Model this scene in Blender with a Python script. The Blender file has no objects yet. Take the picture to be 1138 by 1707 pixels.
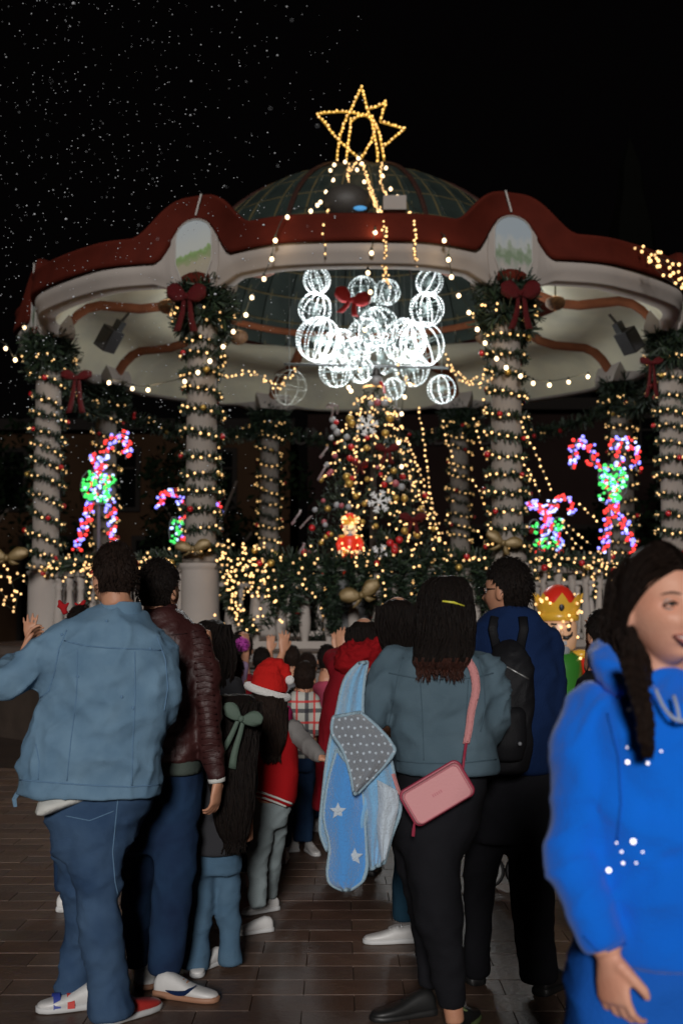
import bpy, bmesh, math, random
from mathutils import Vector, Matrix, Quaternion, noise as mn
random.seed(7)
PI = math.pi
SC = bpy.context.scene
COL = SC.collection
# ------------------------------------------------------------------ camera
F = 2043.0                       # focal length in photo pixels (1138 x 1707)
PITCH = math.radians(4.8)
CAMZ = 1.5
cd = bpy.data.cameras.new('camera')
cam = bpy.data.objects.new('camera', cd); COL.objects.link(cam)
cam.location = (0, 0, CAMZ); cam.rotation_euler = (PI/2 + PITCH, 0, 0)
cd.sensor_fit = 'VERTICAL'; cd.sensor_height = 23.5; cd.sensor_width = 15.67
cd.lens = F / 1707 * 23.5
cd.clip_end = 400; cd.clip_start = 0.1
cd.dof.use_dof = True; cd.dof.focus_distance = 5.4; cd.dof.aperture_fstop = 1.9; cd.dof.aperture_blades = 0
SC.camera = cam
# ------------------------------------------------------------------ night sky
w = bpy.data.worlds.new('World'); SC.world = w; w.use_nodes = True
nt = w.node_tree; bg = nt.nodes['Background']
sky = nt.nodes.new('ShaderNodeTexSky'); sky.sky_type = 'NISHITA'; sky.sun_disc = False
sky.sun_elevation = math.radians(9); sky.sun_rotation = math.radians(185)
mx = nt.nodes.new('ShaderNodeMix'); mx.data_type = 'RGBA'; mx.blend_type = 'MIX'
mx.inputs[0].default_value = 0.93
nt.links.new(sky.outputs[0], mx.inputs[6]); mx.inputs[7].default_value = (1.0, .72, .74, 1)
nt.links.new(mx.outputs[2], bg.inputs[0]); bg.inputs[1].default_value = 0.0009
# added sun lamp from behind the camera, standing in for its flash
sl = bpy.data.lights.new('flash_sun', 'SUN'); sun = bpy.data.objects.new('flash_sun', sl); COL.objects.link(sun)
sl.energy = 2.35; sl.angle = math.radians(9); sl.color = (1.0, .965, .93)
sd = Vector((0.035, 1.0, -math.tan(math.radians(15))))       # direction the light travels
sun.rotation_euler = sd.to_track_quat('-Z', 'Y').to_euler()
SC.view_settings.view_transform = 'Standard'; SC.view_settings.look = 'None'
SC.view_settings.exposure = 0.0; SC.view_settings.gamma = 1.0; SC.view_settings.use_curve_mapping = False
SC.cycles.sample_clamp_indirect = 1.5; SC.cycles.use_denoising = True
SC.cycles.max_bounces = 5; SC.cycles.diffuse_bounces = 3; SC.cycles.glossy_bounces = 3
SC.cycles.transparent_max_bounces = 12; SC.cycles.transmission_bounces = 4
SC.cycles.caustics_reflective = False; SC.cycles.caustics_refractive = False

# ------------------------------------------------------------------ helpers
CP, SP = math.cos(PITCH), math.sin(PITCH)
def P(x, y, d):
    """world point at forward distance d seen at photo pixel x, y"""
    u = (x - 569) / F; v = (853.5 - y) / F
    t = d / (CP - v*SP)
    return Vector((u*t, d, CAMZ + (SP + v*CP)*t))
def tag(o, label=None, cat=None, group=None, kind=None):
    if label: o['label'] = label
    if cat: o['category'] = cat
    if group: o['group'] = group
    if kind: o['kind'] = kind
    return o
def empty(name, loc, label, cat, group=None, rz=0):
    o = bpy.data.objects.new(name, None); COL.objects.link(o)
    o.location = loc; o.rotation_euler = (0, 0, rz); o.empty_display_size = .2
    return tag(o, label, cat, group)
def link(name, me, parent=None, keep=True):
    o = bpy.data.objects.new(name, me); COL.objects.link(o)
    if parent is not None:
        o.parent = parent
        if keep: o.matrix_parent_inverse = wm(parent).inverted()
    return o
def wm(o):
    m = o.matrix_basis
    return (wm(o.parent) @ o.matrix_parent_inverse @ m) if o.parent else m
def copy_tree(o, parent=None):
    c = o.copy(); COL.objects.link(c); c.parent = parent
    for ch in [k for k in COL.objects if k.parent == o]: copy_tree(ch, c)
    return c
def basis(d):
    d = d.normalized(); a = Vector((0, 0, 1)) if abs(d.z) < .9 else Vector((1, 0, 0))
    u = d.cross(a).normalized(); return u, d.cross(u).normalized()
ICO_V = []; ICO_F = [(0,11,5),(0,5,1),(0,1,7),(0,7,10),(0,10,11),(1,5,9),(5,11,4),(11,10,2),(10,7,6),(7,1,8),(3,9,4),(3,4,2),(3,2,6),(3,6,8),(3,8,9),(4,9,5),(2,4,11),(6,2,10),(8,6,7),(9,8,1)]
_t = (1+5**.5)/2
for v in [(-1,_t,0),(1,_t,0),(-1,-_t,0),(1,-_t,0),(0,-1,_t),(0,1,_t),(0,-1,-_t),(0,1,-_t),(_t,0,-1),(_t,0,1),(-_t,0,-1),(-_t,0,1)]:
    ICO_V.append(Vector(v).normalized())
class MB:
    def __init__(s): s.v = []; s.f = []; s.m = []; s.mats = []; s.cm = 0
    def mat(s, m):
        if m not in s.mats: s.mats.append(m)
        s.cm = s.mats.index(m); return s
    def add(s, vs, fs):
        b = len(s.v); s.v += [tuple(v) for v in vs]
        s.f += [tuple(i+b for i in f) for f in fs]; s.m += [s.cm]*len(fs); return s
    def box(s, c, sz, rz=0, R=None):
        c = Vector(c); hx, hy, hz = sz[0]/2, sz[1]/2, sz[2]/2
        M = R if R else Matrix.Rotation(rz, 3, 'Z')
        vs = [c + M @ Vector((x*hx, y*hy, z*hz)) for z in (-1,1) for y in (-1,1) for x in (-1,1)]
        return s.add(vs, [(0,2,3,1),(4,5,7,6),(0,1,5,4),(2,6,7,3),(0,4,6,2),(1,3,7,5)])
    def ico(s, c, r, sc=(1,1,1)):
        c = Vector(c)
        return s.add([c + Vector((v.x*r*sc[0], v.y*r*sc[1], v.z*r*sc[2])) for v in ICO_V], ICO_F)
    def ball(s, c, r, nu=16, nv=10, sc=(1,1,1), M=None):
        c = Vector(c); vs = []; fs = []
        for j in range(nv+1):
            a = PI*j/nv
            for i in range(nu):
                b = 2*PI*i/nu
                p = Vector((math.sin(a)*math.cos(b)*r*sc[0], math.sin(a)*math.sin(b)*r*sc[1], math.cos(a)*r*sc[2]))
                vs.append(c + (M @ p if M else p))
        for j in range(nv):
            for i in range(nu):
                k = (i+1) % nu; fs.append((j*nu+i, (j+1)*nu+i, (j+1)*nu+k, j*nu+k))
        return s.add(vs, fs)
    def tube(s, pts, r, n=8, cap=True, flat=None, up=None):
        pts = [Vector(p) for p in pts]
        rs = r if isinstance(r, (list, tuple)) else [r]*len(pts)
        vs = []; fs = []; u = None
        for i, p in enumerate(pts):
            d = (pts[min(i+1, len(pts)-1)] - pts[max(i-1, 0)])
            if d.length < 1e-9: d = Vector((0,0,1))
            d.normalize()
            if u is None:
                u = up.cross(d).normalized() if up and up.cross(d).length > 1e-4 else basis(d)[0]
            else:
                u = (u - d*u.dot(d)); u = u.normalized() if u.length > 1e-6 else basis(d)[0]
            w_ = d.cross(u); fl = flat if flat else 1
            for k in range(n):
                a = 2*PI*k/n; vs.append(p + u*math.cos(a)*rs[i] + w_*math.sin(a)*rs[i]*fl)
        for i in range(len(pts)-1):
            for k in range(n):
                q = (k+1) % n; fs.append((i*n+k, i*n+q, (i+1)*n+q, (i+1)*n+k))
        if cap:
            fs.append(tuple(range(n-1, -1, -1))); fs.append(tuple((len(pts)-1)*n+k for k in range(n)))
        return s.add(vs, fs)
    def lathe(s, c, prof, n=20, cap=True):
        c = Vector(c); vs = []; fs = []
        for r, z in prof:
            for k in range(n):
                a = 2*PI*k/n; vs.append(c + Vector((r*math.cos(a), r*math.sin(a), z)))
        for i in range(len(prof)-1):
            for k in range(n):
                q = (k+1) % n; fs.append((i*n+k, i*n+q, (i+1)*n+q, (i+1)*n+k))
        if cap:
            fs.append(tuple(range(n-1, -1, -1))); fs.append(tuple((len(prof)-1)*n+k for k in range(n)))
        return s.add(vs, fs)
    def loft(s, rings, cap=True, closed=True):
        n = len(rings[0]); vs = [p for r in rings for p in r]; fs = []
        for i in range(len(rings)-1):
            for k in range(n if closed else n-1):
                q = (k+1) % n; fs.append((i*n+k, i*n+q, (i+1)*n+q, (i+1)*n+k))
        if cap and closed:
            fs.append(tuple(range(n-1, -1, -1))); fs.append(tuple((len(rings)-1)*n+k for k in range(n)))
        return s.add(vs, fs)
    def quad(s, a, b, c, d): return s.add([a, b, c, d], [(0,1,2,3)])
    def mesh(s, name, mat=None, smooth=False):
        me = bpy.data.meshes.new(name); me.from_pydata(s.v, [], s.f)
        for m in ([mat] if mat and not s.mats else s.mats): me.materials.append(m)
        if s.mats: me.polygons.foreach_set('material_index', s.m)
        if smooth: me.polygons.foreach_set('use_smooth', [True]*len(me.polygons))
        me.update(); return me
    def build(s, name, mat=None, parent=None, smooth=False, kind=None, label=None):
        o = link(name, s.mesh(name, mat, smooth), parent)
        return tag(o, label=label, kind=kind)
_mats = {}
def mat(name, col, rough=.8, metal=0, bump=None, var=None, emit=None, spec=.5, sheen=0, coat=0, trans=0, alpha=1, sss=0, aniso=None, sample=False):
    """procedural principled material: var=(scale, amount, second colour), bump=(scale, strength)"""
    if name in _mats: return _mats[name]
    m = bpy.data.materials.new(name); _mats[name] = m; m.use_nodes = True
    N = m.node_tree.nodes; L = m.node_tree.links; b = N['Principled BSDF']
    c4 = tuple(col) + (1,)
    b.inputs['Base Color'].default_value = c4
    b.inputs['Roughness'].default_value = rough; b.inputs['Metallic'].default_value = metal
    b.inputs['Specular IOR Level'].default_value = spec
    b.inputs['Sheen Weight'].default_value = sheen; b.inputs['Coat Weight'].default_value = coat
    b.inputs['Transmission Weight'].default_value = trans; b.inputs['Alpha'].default_value = alpha
    if sss:
        b.inputs['Subsurface Weight'].default_value = sss; b.inputs['Subsurface Radius'].default_value = (1, .35, .2); b.inputs['Subsurface Scale'].default_value = .012
    tc = N.new('ShaderNodeTexCoord')
    def mapped(scale, st=None):
        mp = N.new('ShaderNodeMapping'); L.new(tc.outputs['Object'], mp.inputs[0])
        mp.inputs['Scale'].default_value = st if st else (1, 1, 1)
        n = N.new('ShaderNodeTexNoise'); n.inputs['Scale'].default_value = scale; n.inputs['Detail'].default_value = 5
        L.new(mp.outputs[0], n.inputs[0]); return n
    if var:
        n = mapped(var[0], var[3] if len(var) > 3 else None)
        r = N.new('ShaderNodeValToRGB'); r.color_ramp.elements[0].position = .5 - .5*(1-var[1]) - 0.0 if False else .3; r.color_ramp.elements[1].position = .7
        c2 = var[2] if len(var) > 2 and var[2] else tuple(max(0, x*(1-var[1])) for x in col)
        r.color_ramp.elements[0].color = tuple(c2) + (1,); r.color_ramp.elements[1].color = c4
        L.new(n.outputs['Fac'], r.inputs[0]); L.new(r.outputs[0], b.inputs['Base Color'])
    if bump:
        n = mapped(bump[0], bump[2] if len(bump) > 2 else None)
        bp = N.new('ShaderNodeBump'); bp.inputs['Strength'].default_value = bump[1]; bp.inputs['Distance'].default_value = .01
        L.new(n.outputs['Fac'], bp.inputs['Height']); L.new(bp.outputs[0], b.inputs['Normal'])
    if emit:
        b.inputs['Emission Color'].default_value = tuple(emit[0]) + (1,); b.inputs['Emission Strength'].default_value = emit[1]
        m.cycles.emission_sampling = 'AUTO' if sample else 'NONE'
    return m
def lamp(name, loc, power, col, parent=None, r=.05):
    l = bpy.data.lights.new(name, 'POINT'); l.energy = power; l.color = col; l.shadow_soft_size = r
    o = bpy.data.objects.new(name, l); COL.objects.link(o); o.location = loc
    if parent is not None:
        o.parent = parent; o.matrix_parent_inverse = wm(parent).inverted()
    return o
WARM = (1.0, .62, .28)
M_bulb = mat('warm_bulb_glass', (1,.8,.5), .3, emit=((1.0, .56, .19), 1.8))
M_bulb2 = mat('dim_bulb_glass', (1,.7,.4), .3, emit=((1.0, .55, .18), .8))
M_big = mat('large_bulb_glass', (1,.9,.7), .3, emit=((1.0, .72, .42), 3.2))
M_cool = mat('cool_led', (1,1,1), .3, emit=((.85, .97, 1.0), 2.1))
M_coolfilm = mat('cool_led_wire', (.10,.12,.115), .5, emit=((.55, .78, .76), .20))
M_white = mat('white_painted_plaster', (.31,.275,.25), .85, bump=(9,.15), var=(2.2,.12), spec=.15)
M_cream = mat('cream_ceiling_plaster', (.70,.66,.48), .9, spec=.15, bump=(5,.1), var=(1.1,.1,(.48,.46,.37)))
M_red = mat('oxide_red_paint', (.075,.0105,.0055), .85, spec=.1, bump=(14,.2), var=(3,.3))
M_brown = mat('brown_rib_paint', (.19,.065,.03), .85, spec=.1, var=(6,.3))
M_wire = mat('dark_green_wire', (.012,.018,.012), .6)
M_leaf = mat('tinsel_green', (.010,.024,.011), .6, var=(12,.5,(.004,.010,.005)))
M_leaf2 = mat('tinsel_light_green', (.018,.036,.013), .6)
M_redball = mat('red_bauble', (.40,.008,.012), .22, spec=.7)
M_redvel = mat('red_glitter_cloth', (.11,.003,.005), .5, spec=.25, bump=(260,1.0), var=(90,.7))
M_gold = mat('gold_bauble', (.46,.30,.07), .3, metal=.6)
M_goldcloth = mat('gold_ribbon', (.17,.115,.045), .45, metal=.3, bump=(60,.4))
M_silver = mat('silver_white_bauble', (.24,.25,.27), .35)
M_pink = mat('pink_bauble', (.3,.07,.09), .3)
M_black = mat('black_plastic', (.012,.012,.013), .5)
M_metal = mat('grey_metal', (.25,.25,.25), .4, metal=.8)
# ------------------------------------------------------------------ plaza ground
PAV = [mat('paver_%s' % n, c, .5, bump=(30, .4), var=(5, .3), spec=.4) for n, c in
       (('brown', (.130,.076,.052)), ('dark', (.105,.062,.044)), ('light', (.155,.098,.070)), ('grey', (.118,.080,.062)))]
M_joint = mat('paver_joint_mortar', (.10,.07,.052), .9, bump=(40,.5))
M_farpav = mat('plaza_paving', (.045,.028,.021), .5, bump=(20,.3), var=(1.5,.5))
g = MB(); g.quad((-60,-20,-.012), (60,-20,-.012), (60,120,-.012), (-60,120,-.012))
ground = g.build('ground', M_joint, kind='structure')
pm = []
for k in range(4):
    b = MB(); b.mat(PAV[k])
    x0, x1, y0, y1 = -.1994, .1994, -.0994, .0994; e = .002
    b.add([(x0,y0,-.011),(x1,y0,-.011),(x1,y1,-.011),(x0,y1,-.011),(x0,y0,-.004),(x1,y0,-.004),(x1,y1,-.004),(x0,y1,-.004),
           (x0+e,y0+e,0),(x1-e,y0+e,0),(x1-e,y1-e,0),(x0+e,y1-e,0)],
          [(0,1,5,4),(1,2,6,5),(2,3,7,6),(3,0,4,7),(4,5,9,8),(5,6,10,9),(6,7,11,10),(7,4,8,11),(8,9,10,11)])
    pm.append(b)
pmesh = [b.mesh('paver') for b in pm]
slots = []
for j in range(-4, 66):
    for i in range(-26, 27):
        cx = i*.4 + (.2 if j % 2 else 0) + .05; cy = .3 + j*.2
        if cy > 12.2 or abs(cx) > 9: continue
        vis = cy > 3.2 and abs(cx) < .29*cy + .25
        slots.append((0 if vis else 1, cy, cx))
slots.sort(key=lambda s: (s[0], s[1]))
far = MB(); rp = random.Random(3)
for n, (q, cy, cx) in enumerate(slots):
    k = rp.choices([0,1,2,3], [5,3,2,2])[0]; dz = rp.uniform(-.0010, .0010)
    if n < 300:
        o = link('paver', pmesh[k], ground); o.location = (cx, cy, dz)
    else:
        src = pm[k]; far.mat(PAV[k]); far.add([(v[0]+cx, v[1]+cy, v[2]+dz) for v in src.v], src.f)
far.build('far_pavers', None, ground, kind='stuff')
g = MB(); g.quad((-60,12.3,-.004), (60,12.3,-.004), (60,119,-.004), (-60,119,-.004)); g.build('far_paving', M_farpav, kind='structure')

# ------------------------------------------------------------------ bandstand
KX, KY = 0.27, 17.7
ROT = math.radians(-1.9)
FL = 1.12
kiosk = empty('bandstand', (KX, KY, 0), 'round white bandstand with red wavy roof edge, glass dome and eight garlanded columns', 'bandstand')
def kp(r, a, z):
    """a measured from the side facing the camera, positive to the right"""
    a += ROT
    return Vector((KX + r*math.sin(a), KY - r*math.cos(a), z))
COLA = [math.radians(22.5 + 45*k) for k in range(8)]      # column angles
RC = 4.45
M_stone = mat('brown_stone', (.04,.028,.021), .6, bump=(12,.4), var=(4,.35))
M_stonecap = mat('worn_stone_coping', (.085,.065,.055), .5, bump=(16,.3), var=(5,.3))
M_floor = mat('bandstand_floor_tile', (.10,.06,.045), .4, var=(5,.3))
def octring(r, z): return [kp(r/math.cos(PI/8)*1.0, c, z) for c in COLA]
b = MB(); b.loft([octring(4.92, 0), octring(4.92, FL-.17)], cap=False); b.build('base_wall', M_stone, kiosk)
b = MB(); b.loft([octring(4.90, FL-.168), octring(5.02, FL-.16), octring(5.05, FL-.1), octring(5.03, FL-.02), octring(4.99, FL)]); b.build('base_coping', M_stonecap, kiosk)
b = MB(); b.loft([octring(4.85, FL+.004), octring(4.85, FL+.006)]); b.build('floor', M_floor, kiosk)
# two steps in front
for k in range(3):
    b = MB(); c = kp(5.05 + .17 + .34*k, 0, 0); h = FL - .20 - .28*k
    b.box((c.x, c.y, h/2), (2.9, .34, h), ROT); b.build('step', M_stonecap if k != 1 else M_stone, kiosk)
def balm(h):
    return [(.052,0),(.052,.05),(.035,.07),(.04,.12),(.062,.22),(.066,.30),(.052,.45),(.036,.60),(.034,.68),(.050,.72),(.036,.75),(.05,.80),(.05,h)]
# columns, pedestals, capitals
cprof = [(.185,0),(.205,.02),(.205,.07),(.18,.10),(.172,.14),(.170,1.5),(.162,3.0),(.162,3.04),(.185,3.06),(.185,3.09)]
pprof = [(.235,0),(.235,.07),(.215,.09),(.212,.10),(.212,.86),(.215,.88),(.235,.90),(.235,.945)]
cm = MB().lathe((0,0,0), cprof, 28).mesh('column', mat('column_plaster', (.235,.205,.18), .85, bump=(9,.15), var=(2.2,.12), spec=.15), True)
pd = MB().lathe((0,0,0), pprof, 28).mesh('pedestal', M_white, True)
capm = MB().lathe((0,0,0), [(.19,0),(.24,.02),(.27,.06),(.27,.12),(.22,.16)], 28).mesh('capital', M_red, True)
bal = MB().lathe((0,0,0), balm(.86), 12).mesh('baluster', M_white, True)
for a in COLA:
    p = kp(RC, a, 0)
    for nm, me, z in (('pedestal', pd, FL+.006), ('column', cm, FL+.955), ('capital', capm, FL+.955+3.09+.001)):
        o = link(nm, me, kiosk, keep=False); o.location = (p.x-KX, p.y-KY, z)
for k in range(8):
    a0, a1 = COLA[k], COLA[(k+1) % 8]
    p0, p1 = kp(RC, a0, 0), kp(RC, a1, 0); d = p1-p0; ln = d.length; d.normalize()
    ang = math.atan2(d.y, d.x)
    front = (k == 7)
    c = (p0+p1)/2
    b = MB(); b.box((c.x, c.y, FL+.90), (ln-.50, .15, .07), ang); b.box((c.x, c.y, FL+.05), (ln-.50, .14, .08), ang)
    rl = b.build('handrail', M_white, kiosk)
    n = 11
    for i in range(n):
        q = p0 + d*(.36 + (ln-.72)*i/(n-1))
        o = link('baluster', bal, rl); o.location = (q.x, q.y, FL+.006)
# roof edge, polar surfaces
def sang(a):
    """arc offset to nearest column"""
    b_ = (a - COLA[0]) % (PI/4)
    if b_ > PI/8: b_ -= PI/4
    return b_*4.9
def bell(s, wdt, pw=1.0):
    s = abs(s)/wdt
    if s >= 1: return 0
    t = 1-s; u = t*t*(3-2*t)
    return 1-(1-u)**pw
def z_top(a): return 5.78 + .43*bell(sang(a), .80, 1.9)
def z_mid(a): return 5.49 + .44*bell(sang(a), .52, 2.0)
def z_bot(a):
    s = abs(sang(a)); return 5.25 - .17*max(0, 1-(s/.55))**.8 if s < .55 else 5.25
NA = 480
AS = [2*PI*i/NA for i in range(NA)]
def ringm(f): return [f(a) for a in AS]
class _RF(float):
    pass
RF = 4.9
def inset(a): return -.30*bell(sang(a), 1.3, 1.0)
b = MB(); b.loft([ringm(lambda a: kp(RF-.03+inset(a), a, z_mid(a)+.0)), ringm(lambda a: kp(RF+.05+inset(a), a, z_mid(a)-.02)), ringm(lambda a: kp(RF+.06+inset(a), a, z_mid(a)+.03)), ringm(lambda a: kp(RF+.02+inset(a), a, z_top(a)-.05)),
                  ringm(lambda a: kp(RF+.045+inset(a), a, z_top(a)-.03)), ringm(lambda a: kp(RF+.03+inset(a), a, z_top(a)+.0)), ringm(lambda a: kp(RF-.05+inset(a), a, z_top(a)+.012))], cap=False)
b.build('roof_edge', M_red, kiosk, smooth=True)
def lip(a): return max(0, (z_mid(a)-z_bot(a)))
b = MB(); b.loft([ringm(lambda a: kp(RF-.02+inset(a), a, z_mid(a)-.0)), ringm(lambda a: kp(RF+inset(a), a, z_mid(a)-.03)), ringm(lambda a: kp(RF-.005+inset(a), a, z_bot(a)+.11*1)),
                  ringm(lambda a: kp(RF-.035+inset(a), a, z_bot(a)+.09)), ringm(lambda a: kp(RF-.045+inset(a), a, z_bot(a)+.015)), ringm(lambda a: kp(RF-.06+inset(a), a, z_bot(a))), ringm(lambda a: kp(RF-.27+inset(a), a, z_bot(a))), ringm(lambda a: kp(RF-.29+inset(a), a, z_bot(a)+.2))], cap=False)
b.build('cornice', M_white, kiosk, smooth=True)
# roof slope above
RR = [4.86, 4.6, 4.3, 4.0, 3.6, 3.1, 2.62, 2.56]
def rin(r, a): return r + inset(a)*max(0, (r-3.6)/1.26)
def rz(r, a):
    t = (4.86-r)/(4.86-2.56); base = 5.79 + (5.98-5.79)*t
    return base + (z_top(a)-5.78)*max(0, 1-(4.86-r)/1.3)
b = MB(); b.loft([ringm(lambda a, r=r: kp(rin(r, a), a, rz(r, a))) for r in RR], cap=False); b.build('roof', M_red, kiosk, smooth=True)
# ceiling, S-shaped in section
cprofl = [(4.62,5.30),(4.50,5.42),(4.30,5.62),(4.10,5.74),(3.85,5.80),(3.55,5.80),(3.25,5.80),(3.0,5.85),(2.8,5.95),(2.6,6.07),(2.47,6.16)]
def bay(a): return .10*(1-abs(sang(a))/(4.9*PI/8))
b = MB(); b.loft([ringm(lambda a, r=r, z=z: kp(rin(r, a), a, z - .06 + .10*(1-bell(sang(a), 1.92, 1.0)) * (1 if 2.7 < r < 4.5 else .3))) for r, z in cprofl], cap=False)
b.build('ceiling', M_cream, kiosk, smooth=True)
b = MB(); b.loft([ringm(lambda a: kp(2.47, a, 6.10)), ringm(lambda a: kp(2.40, a, 6.08)), ringm(lambda a: kp(2.38, a, 6.18)), ringm(lambda a: kp(2.52, a, 6.20)), ringm(lambda a: kp(2.58, a, 6.05))], cap=False)
b.build('dome_ring', M_brown, kiosk, smooth=True)
for a in COLA:
    pts = [kp(rin(r, a), a, z-.06-.03) for r, z in [(4.66,5.16)]+cprofl]
    b = MB(); b.tube(pts, [.085]*len(pts), 8, up=Vector((0,0,1))); b.build('ceiling_rib', M_brown, kiosk, smooth=True)
# glass dome, every pane a piece
M_glass = mat('frosted_green_dome_glass', (.024,.034,.029), .5, var=(3,.35,(.014,.020,.018)), spec=.2)
M_dframe = mat('dome_bar_bronze', (.11,.085,.035), .5)
M_dmain = mat('dome_main_rib', (.03,.011,.008), .5)
NR, NS = 8, 32
def dp(i, a, off=0):
    t = (PI/2)*(i/NR)*.985; return kp((2.5+off)*math.cos(t), a, 5.90 + (2.08+off)*math.sin(t))
from functools import lru_cache
panemesh = {}
for i in range(NR):
    ns = NS if i < 6 else 16
    da = 2*PI/ns; h = da/2*.96
    q = [dp(i+.03, -ROT-h), dp(i+.03, -ROT+h), dp(i+.97, -ROT+h), dp(i+.97, -ROT-h)]
    q = [v - Vector((KX, KY, 0)) for v in q]
    me = MB().add(q + [v*1.0 + Vector((0,0,.012)) for v in q], [(0,1,2,3),(7,6,5,4),(0,4,5,1),(1,5,6,2),(2,6,7,3),(3,7,4,0)]).mesh('glass_pane', M_glass)
    for k in range(ns):
        o = link('glass_pane', me, kiosk, keep=False); o.rotation_euler = (0,0,k*da)
b = MB()
for i in range(1, NR):
    b.tube([dp(i, 2*PI*k/48) for k in range(49)], .011, 4, cap=False)
for k in range(NS):
    a = 2*PI*(k+.5)/NS
    b.tube([dp(j*.5, a) for j in range(0, (12 if k % 2 else 16)+1)], .011, 4, cap=False)
b.build('dome_bars', M_dframe, kiosk)
for k in range(8):
    b = MB(); a = COLA[k]; b.tube([dp(j*.5, a, .02) for j in range(0, 17)], .035, 6); b.build('dome_rib', M_dmain, kiosk)
b = MB(); b.lathe((KX,KY,8.05), [(.32,0),(.34,.03),(.2,.10),(.1,.16)], 16); b.build('dome_cap', M_dmain, kiosk)
# small box and dark vent sitting on the roof rim in front of the dome
c = P(657, 343, 14.2)
t = MB(); t.box(c, (.27,.25,.17)); tag(t.build('junction_box', M_white), 'small pale box on the red roof edge before the glass dome', 'box')
c = P(578, 338, 14.6); t = MB(); t.ball(c, .30, 20, 10, (1,.8,.75)); fl = empty('roof_vent', c, 'dark domed vent with a blue light low in front of the glass dome', 'vent')
t.build('vent_hood', mat('dark_vent', (.035,.03,.025), .6, bump=(8,.6)), fl, smooth=True)
t = MB(); t.ball(P(600, 347, 14.33), .045, 10, 6, (1.8,.6,.7)); t.build('blue_light', mat('blue_lens', (.05,.2,.4), .3, emit=((.1,.4,.8), .5)), fl)
# crest strips and painted niche panels
def panel_mat(kind):
    m = bpy.data.materials.new('niche_painting_' + kind); m.use_nodes = True
    N = m.node_tree.nodes; L = m.node_tree.links; bs = N['Principled BSDF']; bs.inputs['Roughness'].default_value = .6
    tc = N.new('ShaderNodeTexCoord'); sp = N.new('ShaderNodeSeparateXYZ'); L.new(tc.outputs['UV'], sp.inputs[0])
    nz = N.new('ShaderNodeTexNoise'); nz.inputs['Scale'].default_value = 6; L.new(tc.outputs['UV'], nz.inputs[0])
    ma = N.new('ShaderNodeMath'); ma.operation = 'MULTIPLY_ADD'; ma.inputs[1].default_value = .22 if kind == 'hill' else .5
    L.new(nz.outputs['Fac'], ma.inputs[0]); L.new(sp.outputs[1], ma.inputs[2])
    sl_ = N.new('ShaderNodeMath'); sl_.operation = 'MULTIPLY_ADD'; sl_.inputs[1].default_value = -.15 if kind == 'hill' else 0
    L.new(sp.outputs[0], sl_.inputs[0]); L.new(ma.outputs[0], sl_.inputs[2])
    r = N.new('ShaderNodeValToRGB'); r.color_ramp.interpolation = 'EASE'
    st = [(.0,(.28,.25,.20)),(.33,(.30,.27,.20)),(.38,(.22,.25,.13)),(.46,(.16,.24,.09)),(.50,(.20,.30,.12)),(.53,(.40,.42,.40)),(1,(.36,.40,.42))] if kind == 'hill' else \
         [(.0,(.30,.27,.27)),(.35,(.34,.30,.28)),(.48,(.24,.25,.22)),(.60,(.14,.19,.12)),(.70,(.22,.26,.20)),(.78,(.34,.36,.36)),(1,(.28,.33,.37))]
    while len(r.color_ramp.elements) < len(st): r.color_ramp.elements.new(.5)
    for e, (p_, c_) in zip(r.color_ramp.elements, st): e.position = p_; e.color = c_ + (1,)
    L.new(sl_.outputs[0], r.inputs[0]); L.new(r.outputs[0], bs.inputs['Base Color']); return m
PMH, PMB = panel_mat('hill'), panel_mat('town')
M_pfr = mat('panel_edge_grey', (.30,.28,.26), .6)
for ci, a in enumerate(COLA):
    rad = Vector((math.sin(a+ROT), -math.cos(a+ROT), 0)); tan = Vector((math.cos(a+ROT), math.sin(a+ROT), 0))
    out = []
    hw = .235
    for (x, z) in [(-hw*.62,5.22),(hw*.62,5.22),(hw,5.44),(hw,5.74)] + [(hw*math.cos(t*PI/10), 5.74+.19*math.sin(t*PI/10)) for t in range(1,10)] + [(-hw,5.74),(-hw,5.44)]:
        out.append((x, z))
    c = kp(RF-.30, a, 0)
    n = len(out)
    f_ = [c + rad*.062 + tan*x + Vector((0,0,z)) for x, z in out]; bk = [c - rad*.05 + tan*x + Vector((0,0,z)) for x, z in out]
    b = MB(); b.add(f_, [tuple(range(n))]); b.add(f_+bk, [(i, i+n, (i+1) % n + n, (i+1) % n) for i in range(n)])
    me = b.mesh('niche_panel', PMB if ci % 2 == 0 else PMH)
    uv = me.uv_layers.new(name='UVMap')
    co = out + out + out
    idx = out + out + out
    allp = [(x, z) for x, z in out] + [(x, z) for x, z in out]*2
    for lp in me.loops:
        x, z = allp[lp.vertex_index]; uv.data[lp.index].uv = ((x+hw)/(2*hw), (z-5.22)/.71)
    po = link('niche_panel', me, kiosk)
    b = MB(); b.tube([p + rad*.004 for p in f_] + [f_[0] + rad*.004], .009, 5); b.build('panel_trim', M_pfr, po)
    # white bracket under the panel reaching the capital
    pb = []
    for (z, w_, ri, ro) in ((5.16,.25,4.15,4.60),(5.24,.28,4.15,4.635),(5.38,.31,4.2,4.65),(5.55,.315,4.3,4.655),(5.74,.30,4.35,4.655),(5.90,.16,4.4,4.65),(5.94,.07,4.4,4.64)):
        pb.append([kp(ro,a,z)-tan*w_, kp(ro,a,z)+tan*w_, kp(ri,a,z)+tan*w_, kp(ri,a,z)-tan*w_])
    b = MB(); b.loft(pb); b.build('bracket', M_white, kiosk)
    so = .02 if ci in (7,) else -.02
    b = MB(); b.tube([kp(RF+.075-.30, a+so*.3, 5.97), kp(RF+.065-.30, a+so, 6.21)], .013, 5); b.build('crest_strip', M_pfr, kiosk)
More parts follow.
